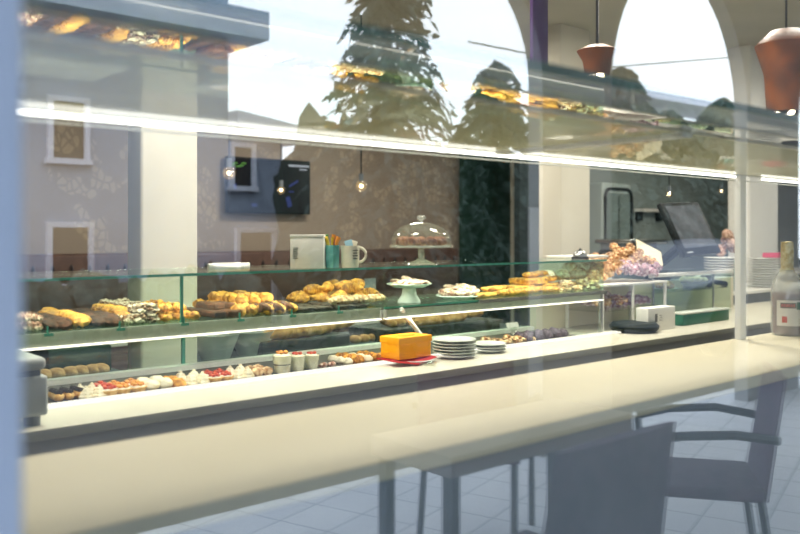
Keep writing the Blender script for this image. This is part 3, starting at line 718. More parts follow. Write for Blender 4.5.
# grey machine at the left end
mx = A(47, 2.18)
gm = thing('weighing_scale', (mx - .3, 2.17, ZL), 'grey box-shaped counter scale at the left end of the ledge', 'scale')
MB().box(0, .3, 0, .26, .025, .125, .008).build('scale_body', M_machine, gm)
MB().box(.0, .285, .01, .25, .125, .14, .002).build('scale_neck', M_machd, gm)
MB().box(-.0, .295, -.005, .26, .14, .172, .012).build('scale_top', M_machine, gm)
for (x, y) in ((.03, .03), (.27, .03), (.03, .23), (.27, .23)):
    MB().lathe([(.0001, 0), (.02, 0), (.02, .025), (.0001, .025)], 14, (x, y, 0)).build('foot', M_machd, gm)

# ---------------------------------------------------------------- things on top of the case
YT = 2.40
b0, b1 = A(289, YT), A(324, YT)
wb = thing('white_box', (A(290, 2.40), 2.43, ZT), 'plain white upright box with a small printed label, left of the teal pot', 'box', None, -.72)
wb.location.y = 2.46; wb.location.x = A(290, 2.46); b1 = b0 + .116
MB().box(0, b1 - b0, 0, .09, 0, .108, .002).build('box_body', M_card, wb)
MB().box(-.001, b1 - b0 + .001, -.001, .091, .108, .118, .001).build('box_lid', M_card, wb)
b = MB()
for i in range(7):
    b.box(.010, .010 + .018 * (1 - .15 * (i % 3)), -.0012, 0, .070 - i * .006, .0725 - i * .006)
b.build('printed_label', M_ink, wb)
tp = thing('teal_pot', (A(332, 2.43), 2.43, ZT), 'teal glazed faceted pot holding yellow and orange sprigs', 'pot')
MB().lathe([(.0001, 0), (.026, 0), (.028, .08), (.024, .08), (.023, .01), (.0001, .01)], 6).build('pot', M_teal, tp)
for i, (dx, dy, m, rr) in enumerate(((-.02, 0, M_leafy, .008), (-.012, .01, M_leafg, .006), (0, 0, M_leafy, .005), (.008, .006, M_orange, .007), (.017, -.004, M_orange, .009))):
    MB().tube([(dx * .5, dy, .02), (dx, dy, .09), (dx * 1.5, dy, .108 + .01 * (i % 2))], lambda t, p, rr=rr: rr * (.4 + .7 * t)).build('sprig', m, tp)
mg = thing('mug', (A(350, 2.40), 2.40, ZT), 'cream ceramic mug with printed script, packets standing in it', 'mug')
MB().lathe([(.0001, 0), (.030, 0), (.032, .02), (.034, .078), (.031, .078), (.029, .008), (.0001, .008)], 28).build('cup', M_mug, mg)
hp = [(.031 + .026 * math.sin(a) * (1.0), 0, .045 + .026 * math.cos(a)) for a in [PI * i / 10 for i in range(11)]]
hd = MB().tube([(x * .754 + 0, x * -.657, z) for x, y, z in hp], .005).build('handle', M_mug, mg)
b = MB()
for r_ in range(4):
    for i in range(5 - (r_ % 2)):
        a = -1.9 + i * .13 + .05 * (r_ % 2); z = .062 - r_ * .010; rad = .0332 + z * .02
        b.box(-.002, .002, -.0008, .0008, -.0018, .0018)
        for v in list(b.bm.verts)[-8:]:
            p = v.co.copy(); q = Matrix.Rotation(a + PI / 2, 3, 'Z') @ p; v.co = q + Vector((rad * math.cos(a), rad * math.sin(a), z))
b.build('script_print', M_ink, mg)
for (nm, lb, c, dx, rx) in (('cream_packet', 'cream paper packet standing in the mug', M_mug, -.012, .3), ('blue_packet', 'pale blue paper packet standing in the mug', M_blue, .014, -.25)):
    q = MB().box(-.014, .014, -.003, .003, 0, .088, .002).build(nm, c); q.location = (A(350, 2.40) + dx * .754, 2.40 - dx * .657, ZT + .012); q.rotation_euler = (0, rx, -.7); tag(q, lb, 'packet')
tl = tag(MB().surf(lambda t: Vector(((t - .5) * .15, 0, .013)), lambda t, p: (max(math.sin(PI * min(max(t, .02), .98)) ** .6, .1) * .03, .013), 24, 16).build('spoon_rest', M_card), 'white boat-shaped dish lying on the glass top left of the box', 'dish')
tl.location = (A(229, 2.42), 2.42, ZT)
b = MB().surf(lambda t: Vector(((t - .5) * .10 - .01, 0, .0245)), lambda t, p: (max(math.sin(PI * min(max(t, .02), .98)) ** .6, .1) * .018, .003), 16, 12).build('hollow', M_mug, tl)
bl = thing('service_bell', (A(580, 2.5), 2.5, ZT), 'small chrome service bell on a black base on the counter top', 'bell')
MB().lathe([(.0001, 0), (.042, 0), (.042, .01), (.0001, .01)], 24).build('bell_base', M_black, bl)
MB().lathe([(.034, .012), (.033, .022), (.024, .036), (.008, .042), (.0001, .042)], 24).build('bell_dome', M_steel, bl)
MB().lathe([(.0001, .042), (.006, .042), (.006, .05), (.0001, .05)], 12).build('bell_button', M_black, bl)
pa = tag(MB().box(A(562, 2.6), A(600, 2.6), 2.55, 2.7, ZT, ZT + .012, .002).build('paper_stack', M_card), 'stack of white paper sheets behind the service bell', 'paper')
tagc = thing('price_tag', (A(370, 2.72), 2.72, ZS), 'clear blank price tag standing behind the almond strips', 'price tag')
MB().box(-.03, .03, -.001, .001, .03, .085).build('tag_card', glass('tag_plastic', 'c9d0d4', .05, film='c9d0d4', filmfac=.35), tagc)
MB().box(-.02, .02, -.012, .012, 0, .004).build('tag_foot', M_clear, tagc); MB().box(-.002, .002, -.002, .002, .004, .03).build('tag_stem', M_steel, tagc)

# ---------------------------------------------------------------- right corner display
rx0, rx1, rx2 = A(604, 2.45), A(654, 2.54), A(733, 2.55)
rs = thing('corner_display_rack', (0, 0, 0), 'white framed open rack with two tiers of fried pastries right of the case', 'rack')
zt = ZV(630, 283, 2.46); zb = ZL + .10
MB().box(rx0, rx1, 2.46, 2.74, zt - .012, zt, .002).build('upper_tier', M_white, rs)
MB().box(rx0, rx1, 2.46, 2.68, zb - .008, zb).build('lower_tier', M_clear, rs)
for x in (rx0 + .01, A(634, 2.46), rx1 - .01):
    MB().box(x - .006, x + .006, 2.462, 2.474, ZL, zt - .012).build('post', M_white, rs)
for x in (rx0 + .01, rx1 - .01): MB().box(x - .006, x + .006, 2.675, 2.69, ZL, zt - .012).build('post', M_white, rs)
def heap(x0, x1, y0, y1, z0, zfun, key, n, label, cat, group, s=1.0):
    for i in range(n):
        x = R.uniform(x0, x1); y = R.uniform(y0, y1); h = zfun((x - x0) / (x1 - x0), (y - y0) / (y1 - y0))
        put(key, (x, y, z0 + R.uniform(.55, 1) * h), label, cat, group, (R.uniform(-1, 1), R.uniform(-1, 1), R.uniform(0, 6)), s * R.uniform(.85, 1.15))
mid = (rx0 + rx1) / 2
heap(rx0 + .03, rx1 - .02, 2.52, 2.72, zt, lambda a, b: .19 * min(1, .2 + a * 1.1) * (.6 + .4 * b), 'nugget', 170, 'golden fried pastry in the tall heap on the upper rack tier', 'fried pastry', 'golden fried pastries on the rack', 1.1)
heap(mid - .02, rx1 - .01, 2.485, 2.57, zt, lambda a, b: .10 * (.6 + .4 * b), 'lilacnugget', 80, 'pale pink sugared pastry in the lower heap before the golden ones', 'fried pastry', 'pink sugared pastries on the rack', 1.0)
heap(rx0 + .03, rx1 - .06, 2.49, 2.66, zb, lambda a, b: .05 * (.3 + .7 * b), 'lilacnugget', 50, 'pink and white sugared pastry on the lower rack tier', 'fried pastry', 'pink pastries on the lower tier', 1.05)
heap(rx0 + .02, mid - .05, 2.485, 2.55, zb, lambda a, b: .04, 'nugget', 14, 'orange pastry at the left of the lower rack tier', 'fried pastry', 'orange pastries on the lower tier', 1.0)
pcx = A(650, 2.6)
cardp = thing('sloped_card', (A(650, 2.58), 2.58, zt + .005), 'blank cream card leaning on the heap of fried pastries', 'card')
c = MB().box(-.085, .085, -.002, .002, 0, .12).build('card_sheet', M_shelf, cardp); c.rotation_euler = (-.8, .45, -.5); c.location = (0, 0, .105)
MB().box(-.006, .006, -.006, .006, 0, .13).build('card_stand', M_white, cardp)
# small glass case right
gc = thing('glass_cabinet', (0, 0, 0), 'low glass box with a white top frame under the till screen', 'display cabinet')
zc = ZV(690, 272, 2.55); gy = 2.55
MB().box(rx1 + .005, rx2, gy, gy + .03, zc - .02, zc, .003).build('top_frame', M_white, gc)
MB().box(rx1 + .005, rx2, gy + .03, 2.80, zc - .008, zc - .002).build('top_pane', M_case, gc)
MB().box(rx1 + .01, rx2 - .01, gy + .01, gy + .014, ZL + .0, zc - .02).build('front_pane', M_case, gc)
MB().box(rx1 + .005, rx2, 2.80, 2.815, ZL, zc).build('rear_board', M_machd, gc)
MB().box(rx1 + .01, rx2 - .02, gy + .02, 2.79, ZL + .15, ZL + .156).build('shelf', M_clear, gc)
for x in (rx1 + .012, A(712, 2.56)): MB().box(x - .006, x + .006, gy, gy + .008, ZL, zc - .02).build('post', M_steel, gc)
p2 = tag(MB().lathe([(.0001, 0), (.06, 0), (.085, .01), (.083, .012), (.0001, .004)], 30, (A(664, 2.66), 2.66, ZL + .156)).build('plate', M_greyplate), 'plate of orange buns inside the low glass box', 'plate')
for i in range(9):
    a = i * 2.4; rr = .019 * math.sqrt(i)
    put('orangebun', (A(664, 2.66) + rr * math.cos(a), 2.66 + rr * math.sin(a), ZL + .166 + .012 * (i < 3)), 'round orange bun on the plate in the low glass box', 'bun', 'orange buns in the glass box', s=1.0)
p3 = tag(MB().lathe([(.0001, 0), (.07, 0), (.1, .035), (.098, .037), (.0001, .03)], 30, (A(692, 2.68), 2.68, ZL + .156)).build('platter', M_machd), 'dark grey platter of pale round buns in the low glass box', 'platter')
for i in range(13):
    a = i * 2.4; rr = .022 * math.sqrt(i)
    put('yellowbun', (A(692, 2.68) + rr * math.cos(a), 2.68 + rr * math.sin(a), ZL + .192), 'pale round bun on the dark platter in the low glass box', 'bun', 'pale buns on the dark platter', s=1.05)
lb = thing('label_box', (A(648, 2.30), 2.30, ZL), 'white box with a small printed label on the ledge before the green box', 'box')
w = A(675, 2.30) - A(648, 2.30)
MB().box(0, w, 0, .07, 0, .115, .003).build('box_body', M_card, lb)
b = MB()
for i in range(4): b.box(.06 + i * .006, .063 + i * .006, -.0015, 0, .045, .085)
for i in range(3): b.box(.10, .125, -.0015, 0, .05 + i * .012, .053 + i * .012)
b.build('printed_label', M_ink, lb)
gb2 = thing('green_box', (A(683, 2.33), 2.33, ZL), 'dark green box with pale rim on the ledge right of the white box', 'box')
w = A(729, 2.33) - A(683, 2.33)
MB().box(0, w, 0, .07, 0, .058, .004).build('box_body', M_greenbox, gb2); MB().box(-.004, w + .004, -.004, .074, .058, .068, .003).build('box_rim', M_greyplate, gb2)
pf = thing('portafilter', (A(712, 2.62), 2.66, ZL + .156), 'black handled coffee portafilter at the right of the glass box', 'portafilter')
MB().lathe([(.0001, 0), (.045, 0), (.05, .04), (.03, .07), (.0001, .07)], 20, (0, 0, 0)).build('basket', M_black, pf)
MB().tube([(.03, -.02, .03), (.12, -.03, .02), (.17, -.035, .01)], lambda t, p: .012 + .008 * t).build('handle', M_black, pf)
# stacks of white plates
for (u, Y, n, lb_, g) in ((722, 2.98, 13, 'white plate in the tall stack left of the white post', 'white plates left of the post'), (764, 2.98, 12, 'white plate in the tall stack right of the white post', 'white plates right of the post')):
    plate_stack(u, Y, .125, n, .0185, lb_, g, M_plate, EYE - .40)
pt_ = thing('plate_table', (A(725, 2.98) - .25, 2.84, 0), 'grey side cabinet under the stacks of white plates', 'cabinet')
MB().box(0, 1.6, 0, .45, 0, EYE - .42).build('cabinet_body', M_machd, pt_); MB().box(-.01, 1.61, -.01, .46, EYE - .42, EYE - .40).build('cabinet_top', M_white, pt_)
pk = tag(MB().box(-.07, .07, -.06, .06, 0, .035, .003).build('pink_box', M_pink), 'small pink box on the plate stack right of the white post', 'box')
pk.location = (A(769, 2.98), 2.94, EYE - .40 + 12 * .0185 + .0005)
# till screen
fw = Vector((.657, .754, 0)); rt = Vector((.754, -.657, 0)); up = Vector((0, 0, 1))
def P3(u, v, d): return Vector((0, 0, EYE)) + fw * d + rt * ((u - 400) / 840 * d) + up * (-(v - 234) / 840 * d)
BL = P3(685, 256, 4.75)
bv = (rt * .304 + fw * .246 + up * .017); sv = (rt * -.110 + fw * .106 + up * .306)
ex = bv.normalized(); ey = (sv - ex * sv.dot(ex)).normalized(); ez = ex.cross(ey)
mt = D.objects.new('till_screen', None); COL.objects.link(mt)
mt.location = (BL.x + .15, BL.y + .35, EYE - .25)
tag(mt, 'black tilted touch-screen till above the glass box', 'till')
o0 = BL - mt.location
Wm, Hm = bv.length, sv.length
Mx = Matrix(((ex.x, ey.x, ez.x, o0.x), (ex.y, ey.y, ez.y, o0.y), (ex.z, ey.z, ez.z, o0.z), (0, 0, 0, 1)))
def mpart(name, b, m):
    bmesh.ops.transform(b.bm, matrix=Mx, verts=b.bm.verts); return b.build(name, m, mt)
mpart('bezel', MB().box(0, Wm, 0, Hm, -.035, 0, .008), M_black)
mpart('display', MB().box(.03, Wm - .025, .045, Hm - .025, -.004, .002), M_screen)
b = MB()
for i in range(5): b.box(.04 + i * .012, .048 + i * .012, .015, .024, -.001, .001)
mpart('bezel_marking', b, M_machine)
MB().tube([o0 + ex * Wm * .5 + ey * Hm * .35 - ez * .03, Vector((0, 0, .02)) + ex * .05, Vector((0, 0, .0))], .03).build('stand', M_black, mt)
MB().box(-.12, .12, -.1, .1, -.03, 0, .008).build('stand_base', M_black, mt)
tc_ = thing('till_cabinet', (mt.location.x, mt.location.y, 0), 'dark cabinet carrying the touch-screen till', 'cabinet')
MB().box(-.6, .7, -.14, .3, 0, mt.location.z - .05).build('cabinet_body', M_machd, tc_); MB().box(-.62, .72, -.15, .31, mt.location.z - .05, mt.location.z - .03).build('cabinet_top', M_machine, tc_)
fb = thing('flower_vase', (A(727, 3.25), 3.25, EYE - .40), 'blue-green vase with pink and peach flowers right of the till', 'vase')
MB().lathe([(.0001, 0), (.05, 0), (.07, .1), (.05, .22), (.045, .22), (.0001, .2)], 20).build('vase', M_teal, fb)
b = MB()
for i in range(12): b.lump((R.uniform(-.07, .07), R.uniform(-.06, .06), .25 + R.uniform(0, .16)), .035, .4, 2, i, 2)
b.build('flowers', P_pink, fb)

# ================================================================ WINDOW SHELVES
HN = .335; ZN = EYE - HN; YN0, YN1 = .949, 1.325
ns = thing('window_shelf', (0, 0, 0), 'wide cream lacquered shelf just inside the shop window', 'shelf')
XA, XB = -.35, 6.5
MB().box(XA, XB, YN0, YN1, ZN - .03, ZN, .004).build('shelf_board', M_shelf, ns)
MB().box(XA, XB, YN0 + .02, YN0 + .04, .0, ZN - .03).build('cabinet_front', mat('slate_cabinet', '98a0a6', .6, col2='9099a0', scale=3), ns)
HS = .186; ZG = EYE + HS; YG0, YG1 = .624, 1.30
gs = thing('glass_window_shelf', (0, 0, 0), 'wide glass shelf with a long light tube above the window shelf', 'glass shelf')
YS0, YS1 = .725, .82
MB().box(XA, XB, YG0, YS0, ZG, ZG + .012).build('frosted_front', M_frostf, gs)
MB().box(XA, XB, YS0 + .004, YS1 - .003, ZG + .002, ZG + .008).build('mirror_slot', M_slot, gs)
MB().box(XA, XB, YS1, YG1, ZG, ZG + .012).build('frosted_rear', M_frostr, gs)
MB().box(XA, XB, YS0, YS0 + .006, ZG - .001, ZG + .012).build('cream_rail', M_shelf, gs)
MB().box(XA, XB, YS1 - .007, YS1 + .004, ZG - .001, ZG + .012).build('cream_rail', M_shelf, gs)
MB().box(XA, XB, YG0 - .004, YG0, ZG, ZG + .012).build('glass_edge', M_edgedark, gs)
XP = A(738, 1.3)
xa = A(18, YG1)
MB().tube([(xa, YG1, ZG - .006), (XP - .02, YG1, ZG - .006)], .0042, 10).build('light_tube', M_led, gs)
MB().tube([(A(762, YG1), YG1, ZG - .006), (XB, YG1, ZG - .006)], .0042, 10).build('light_tube', M_led, gs)
MB().box(XA, XB, YG1 - .008, YG1 + .012, ZG - .001, ZG + .004).build('light_channel', M_alu, gs)
MB().box(XA, XB, YG1 + .014, YG1 + .02, ZG - .017, ZG - .014).build('lower_rail', M_alu, gs)
xbk = A(520, 1.0)
MB().box(A(487, YG1) - .005, A(487, YG1) + .03, YG0 + .19, YG1 - .03, ZG - .008, ZG - .001).build('bracket_beam', M_white, gs)
MB().box(A(742, 1.3) - .02, A(742, 1.3) + .016, 1.295, 1.315, ZN, ZG + .09, .002).build('support_post', M_white, gs)
# sparkling wine bottle on the window shelf
bt = thing('wine_bottle', (A(787, 1.26), 1.26, ZN), 'clear gift bottle with gold foil neck at the right edge of the window shelf', 'bottle')
MB().lathe([(.0001, 0), (.044, 0), (.047, .01), (.047, .13), (.04, .165), (.018, .195), (.0155, .21), (.0155, .25), (.0001, .25)], 32).build('bottle_body', M_stand, bt)
MB().lathe([(.021, .186), (.0185, .20), (.0185, .25), (.0175, .275), (.0001, .277)], 20).build('foil', mat('gold_foil', 'b59c52', .35, .6, col2='ddd2a0', scale=60, bump=.4), bt)
MB().lathe([(.0001, .004), (.0425, .006), (.0425, .125), (.0001, .125)], 28).build('contents', mat('rose_liquid', '8a6a70', .2), bt)
lbq = MB()
def onbottle(b, a0, a1, z0, z1, r):
    n = 8; vs = []
    for i in range(n + 1):
        a = a0 + (a1 - a0) * i / n; vs.append((b.bm.verts.new((r * math.cos(a), r * math.sin(a), z0)), b.bm.verts.new((r * math.cos(a), r * math.sin(a), z1))))
    for i in range(n): b.bm.faces.new((vs[i][0], vs[i+1][0], vs[i+1][1], vs[i][1]))
ac = math.atan2(-.45, -.89)
onbottle(lbq, ac - .7, ac + .9, .03, .105, .0477); lbq.build('label', mat('bottle_label', 'd9d6cc', .6), bt)
b = MB(); onbottle(b, ac - .45, ac + .5, .082, .098, .0481); b.build('label_band', M_ink, bt)
b = MB()
for i in range(6): onbottle(b, ac - .38 + i * .14, ac - .30 + i * .14, .086, .094, .0485)
b.build('band_lettering', P_berry, bt)
b = MB(); onbottle(b, ac + .52, ac + .85, .078, .1, .0483); b.build('green_seal', M_greenbox, bt)
b = MB(); onbottle(b, ac - .35, ac - .05, .04, .058, .0482); b.build('red_crest', P_berry, bt)

bt.scale = (1.08, 1.08, 1.12)
# purple banner and amber lamps hanging near the window
bn = tag(MB().box(A(533, 1.8), A(548, 1.8), 1.8, 1.815, EYE + .5, 3.05, .002).build('hanging_banner', M_purple), 'narrow purple cloth banner hanging from the ceiling between the arches', 'banner')
def amber(u, v, Y, h, r, label):
    z = ZV(u, v, Y); t = thing('amber_lamp', (A(u, Y), Y, z), label, 'pendant lamp')
    MB().tube([(0, 0, h), (0, 0, 3.05 - z)], .006).build('cord', M_black, t)
    MB().lathe([(r * .62, 0), (r * .7, h * .45), (r, h * .8), (r * .5, h * .97), (.012, h), (.012, h - .01), (r * .48, h * .94), (r * .95, h * .79), (r * .66, h * .45), (r * .58, 0)], 28).build('lamp_shade', M_amber, t)
    for i in range(3):
        a = i * 2.1; MB().lump((r * .3 * math.cos(a), r * .3 * math.sin(a), .0), (.014, .014, .024), 0, 1, 0, 2).build('bulb', M_bulb, t)
amber(597, 75, 2.0, .12, .08, 'small amber shaded lamp with glowing bulbs seen between the arches')
amber(786, 112, 2.0, .44, .155, 'tall amber glass lamp shade at the right edge of the picture')

VA_ = 3.5
# ================================================================ OUTSIDE (seen as reflections in the window)
struct(MB().box(-20, 30, mirY(3.9), WY - .08, -.1, 0).build('ground_tiles', tiles()))
struct(MB().box(-20, 30, -34, mirY(3.9), -.12, -.02).build('ground_road', mat('asphalt', '4c4e52', .9, col2='46484b', scale=3)))
struct(MB().box(-6.2, 18, mirY(VA_) - .12, WY - .08, 4.6, 4.75).build('ceiling_arcade', mat('arcade_ceiling_paint', 'dddcd6', .8, col2='d4d3cd', scale=2)))
# arcade wall with two arches
def arch_poly(pts_list, x0, x1, z1, y0, y1, m, name):
    # wall with openings: build columns of quads between opening outline and top
    b = MB()
    xs = sorted(set([x0, x1] + [p for o in pts_list for p in [q[0] for q in o]]))
    def openz(x, eps):
        for o in pts_list:
            if o[0][0] - 1e-9 <= x + eps <= o[-1][0] + 1e-9:
                for i in range(len(o) - 1):
                    if o[i][0] <= x + eps <= o[i+1][0]:
                        f = (x - o[i][0]) / max(1e-9, o[i+1][0] - o[i][0]); return o[i][1] + (o[i+1][1] - o[i][1]) * f
        return 0
    for i in range(len(xs) - 1):
        a, c = xs[i], xs[i+1]
        if c - a < 1e-6: continue
        za, zc_ = openz(a, 1e-6), openz(c, -1e-6)
        vv = [b.bm.verts.new(p) for p in ((a, y0, za), (c, y0, zc_), (c, y0, z1), (a, y0, z1), (a, y1, za), (c, y1, zc_), (c, y1, z1), (a, y1, z1))]
        for f in ((0, 1, 2, 3), (7, 6, 5, 4), (0, 4, 5, 1), (3, 2, 6, 7)): b.bm.faces.new([vv[k] for k in f])
        if za < .01 or zc_ < .01 or True:
            pass
    # jambs
    for o in pts_list:
        for (x, z) in (o[0], o[-1]):
            v4 = [b.bm.verts.new(p) for p in ((x, y0, 0), (x, y1, 0), (x, y1, z), (x, y0, z))]; b.bm.faces.new(v4)
    for x in (x0, x1):
        v4 = [b.bm.verts.new(p) for p in ((x, y0, 0), (x, y1, 0), (x, y1, z1), (x, y0, z1))]; b.bm.faces.new(v4)
    return b.build(name, m, smooth=False)
VA = 3.5
def Av(u, Yv): return A(u, Yv)
def ell(cx, a, zs, rise, n=28):
    return [(cx - a * math.cos(PI * i / n), zs + rise * math.sin(PI * i / n)) for i in range(n + 1)]
xr1 = Av(528, VA + .12); xl2 = Av(611, VA); xr2 = Av(734, VA + .12)
def zap(u, v): return ZV(u, v, VA)
c2 = (xl2 + xr2) / 2; a2 = (xr2 - xl2) / 2
op2 = ell(c2, a2, EYE + 1.0, 1.15)
right_half = [(xr1 - 1.5 + 1.5 * math.sin(PI / 2 * i / 14), EYE + 1.0 + 1.0 * math.cos(PI / 2 * i / 14)) for i in range(15)]
op1 = [(-6.0, 0 + EYE + 2.0), ] + right_half
op3 = ell(xr2 + 1.0 + a2, a2, EYE + 1.0, 1.15)
ar = arch_poly([op1, op2, op3], -6.2, 18, 4.6, mirY(VA) - .12, mirY(VA), mat('arcade_plaster', 'a9a9a8', .8, col2='a0a09f', scale=3), 'wall_arcade'); struct(ar)

# opposite house
VB = 12.0; yb_ = mirY(VB)
M_fac = mat('facade_plaster', '9aa7bb', .8, col2='94a1b5', scale=2)
M_wfr = mat('white_window_frame', 'd4d8e6', .5)
M_wdk = mat('dark_window_pane', '15171a', .15)
hs = thing('opposite_house', (0, yb_, 0), 'grey two-storey house with white framed windows reflected in the window', 'house')
MB().box(-14, A(228, VB), -5, 0, 0, 9).build('house_wall', M_fac, hs)
MB().box(-14.3, A(256, VB), -5.3, .4, ZV(240, 42, VB), ZV(240, 14, VB)).build('cornice', M_fac, hs)
MB().quadbox([(A(228, VB), 0), (A(282, VB), 0), (A(282, VB), -5), (A(228, VB), -5)], 0, ZV(260, 128, VB)).build('side_wing', M_fac, hs)
b = MB(); zz = ZV(228, 112, VB); z2 = ZV(300, 130, VB); xw0, xw1 = A(228, VB), A(300, VB)
for y in (0.3, -5.2):
    pass
vv = [b.bm.verts.new(p) for p in ((xw0, .3, zz - .25), (xw1, .3, z2 - .25), (xw1, .3, z2), (xw0, .3, zz), (xw0, -5.2, zz - .25), (xw1, -5.2, z2 - .25), (xw1, -5.2, z2), (xw0, -5.2, zz))]
for f in ((0, 1, 2, 3), (7, 6, 5, 4), (0, 4, 5, 1), (3, 2, 6, 7), (0, 3, 7, 4), (1, 5, 6, 2)): b.bm.faces.new([vv[k] for k in f])
b.build('wing_roof', M_wfr, hs)
for (u0, u1, v0, v1) in ((46, 88, 97, 163), (45, 92, 222, 288), (228, 254, 143, 190), (234, 274, 228, 330), (-110, -60, 97, 163), (-110, -60, 222, 288)):
    a, c = A(u0, VB), A(u1, VB); z0, z1 = ZV((u0 + u1) / 2, v1, VB), ZV((u0 + u1) / 2, v0, VB)
    t = .075
    f = MB().box(a, a + t, 0, .08, z0 + .06, z1).box(c - t, c, 0, .08, z0 + .06, z1).box(a + t, c - t, 0, .08, z1 - t, z1).box(a - .03, c + .03, 0, .10, z0 - .02, z0 + .06)
    fo = f.build('window', M_wfr, hs)
    MB().box(a + t, c - t, 0, .03, z0 + .06, z1 - t).build('pane', M_wdk, fo)
# conifers and hedge
M_con = mat('conifer_needles', '34423c', .8, col2='4a5954', scale=8)
M_bark = mat('bark', '4a3d34', .9)
def conifer(u, Yv, ztop, w, label, z0=.4, n=1500, seed=1, shape=.85):
    rr = random.Random(seed); X = A(u, Yv); Y = mirY(Yv)
    t = thing('conifer_tree', (X, Y, 0), label, 'tree', None)
    MB().tube([(0, 0, 0), (0, 0, ztop * .95)], lambda s, p: .12 * (1 - .85 * s)).build('trunk', M_bark, t)
    b = MB(); H = ztop - z0
    for i in range(n // 14):
        f = rr.random() ** .8; z = z0 + H * f; L = w / 2 * (1 - f) ** shape * rr.uniform(.6, 1.1) + .08; a = rr.uniform(0, 2 * PI)
        d = Vector((math.cos(a), math.sin(a), -.25)); st = Vector((0, 0, z))
        for k in range(14):
            s = (k + .5) / 14; p = st + d * (L * s); p.z -= .25 * L * s * s
            side = Vector((-math.sin(a), math.cos(a), 0)) * rr.uniform(-1, 1) * (.3 * L * (1 - s) + .05)
            q = p + side + Vector((0, 0, rr.uniform(-.15, .02))) + d * .08
            wv = Vector((rr.uniform(-1, 1), rr.uniform(-1, 1), rr.uniform(-1, 1))).normalized() * .045
            b.bm.faces.new([b.bm.verts.new(v) for v in (p + wv, p - wv, q - wv * .3, q + wv * .3)])
    b.build('foliage', M_con, t, smooth=False)
conifer(388, 8.0, EYE + 4.6, 2.9, 'tall dark spruce reflected left of centre in the shop window', n=7000, seed=2)
conifer(494, 8.6, EYE + 2.6, 2.3, 'smaller spruce reflected at the edge of the left arch', n=4200, seed=3, shape=.45)
conifer(622, 9.0, EYE + 3.1, 4.0, 'bushy conifer reflected low in the right arch', n=8000, seed=4, z0=.3, shape=.6)
conifer(668, 9.6, EYE + 2.6, 3.0, 'small conifer reflected behind the bushy one', n=7000, seed=5, z0=.3, shape=.4)
conifer(722, 9.6, EYE + 3.1, 3.4, 'dark low conifer reflected at the right edge of the arch', n=7000, seed=6, z0=.3, shape=.4)
hd_ = MB(); rr = random.Random(5)
yh = mirY(11.2)
for i in range(8):
    x = A(282, 11.2) + .75 + i * .8; hd_.lump((x, yh + rr.uniform(-.3, .3), 1.4), (.9, .5, 1.6 + rr.uniform(-.2, .35)), .5, 2.5, i, 3)
tag(hd_.build('hedge', mat('hedge_leaves', '1f2e28', .9, col2='2a3a33', scale=6)), 'long dark clipped hedge reflected under the sky', 'hedge', None, 'stuff')
sh = thing('garden_house', (A(612, 13), mirY(13), 0), 'low grey house with a pale sloping roof behind the conifers of the right arch', 'house')
wd = A(760, 13) - A(612, 13)
MB().box(0, wd, -1.2, 0, 0, ZV(640, 112, 13)).build('house_wall', mat('house_render', '5c655f', .8, col2='4c5751', scale=1), sh)
b = MB(); za, zb2 = ZV(655, 84, 13) , ZV(735, 98, 13) 
vv = [b.bm.verts.new(p) for p in ((-.3, .3, za - .5), (wd + .3, .3, zb2 - .5), (wd + .3, .3, zb2 - .32), (-.3, .3, za - .32), (-.3, -1.4, za - .5), (wd + .3, -1.4, zb2 - .5), (wd + .3, -1.4, zb2 - .32), (-.3, -1.4, za - .32))]
for f in ((0, 1, 2, 3), (7, 6, 5, 4), (0, 4, 5, 1), (3, 2, 6, 7), (0, 3, 7, 4), (1, 5, 6, 2)): b.bm.faces.new([vv[k] for k in f])
b.build('roof', M_wfr, sh)
wr = tag(MB().tube([(A(600, 8) - 3, mirY(8), ZV(600, 70, 8)), (A(600, 8), mirY(8), ZV(600, 68, 8)), (A(735, 8), mirY(8), ZV(735, 57, 8)), (A(735, 8) + 2, mirY(8), ZV(735, 57, 8) + .3)], .012, 6).build('overhead_cable', M_black), 'thin black overhead cable crossing the sky in the right arch', 'cable')

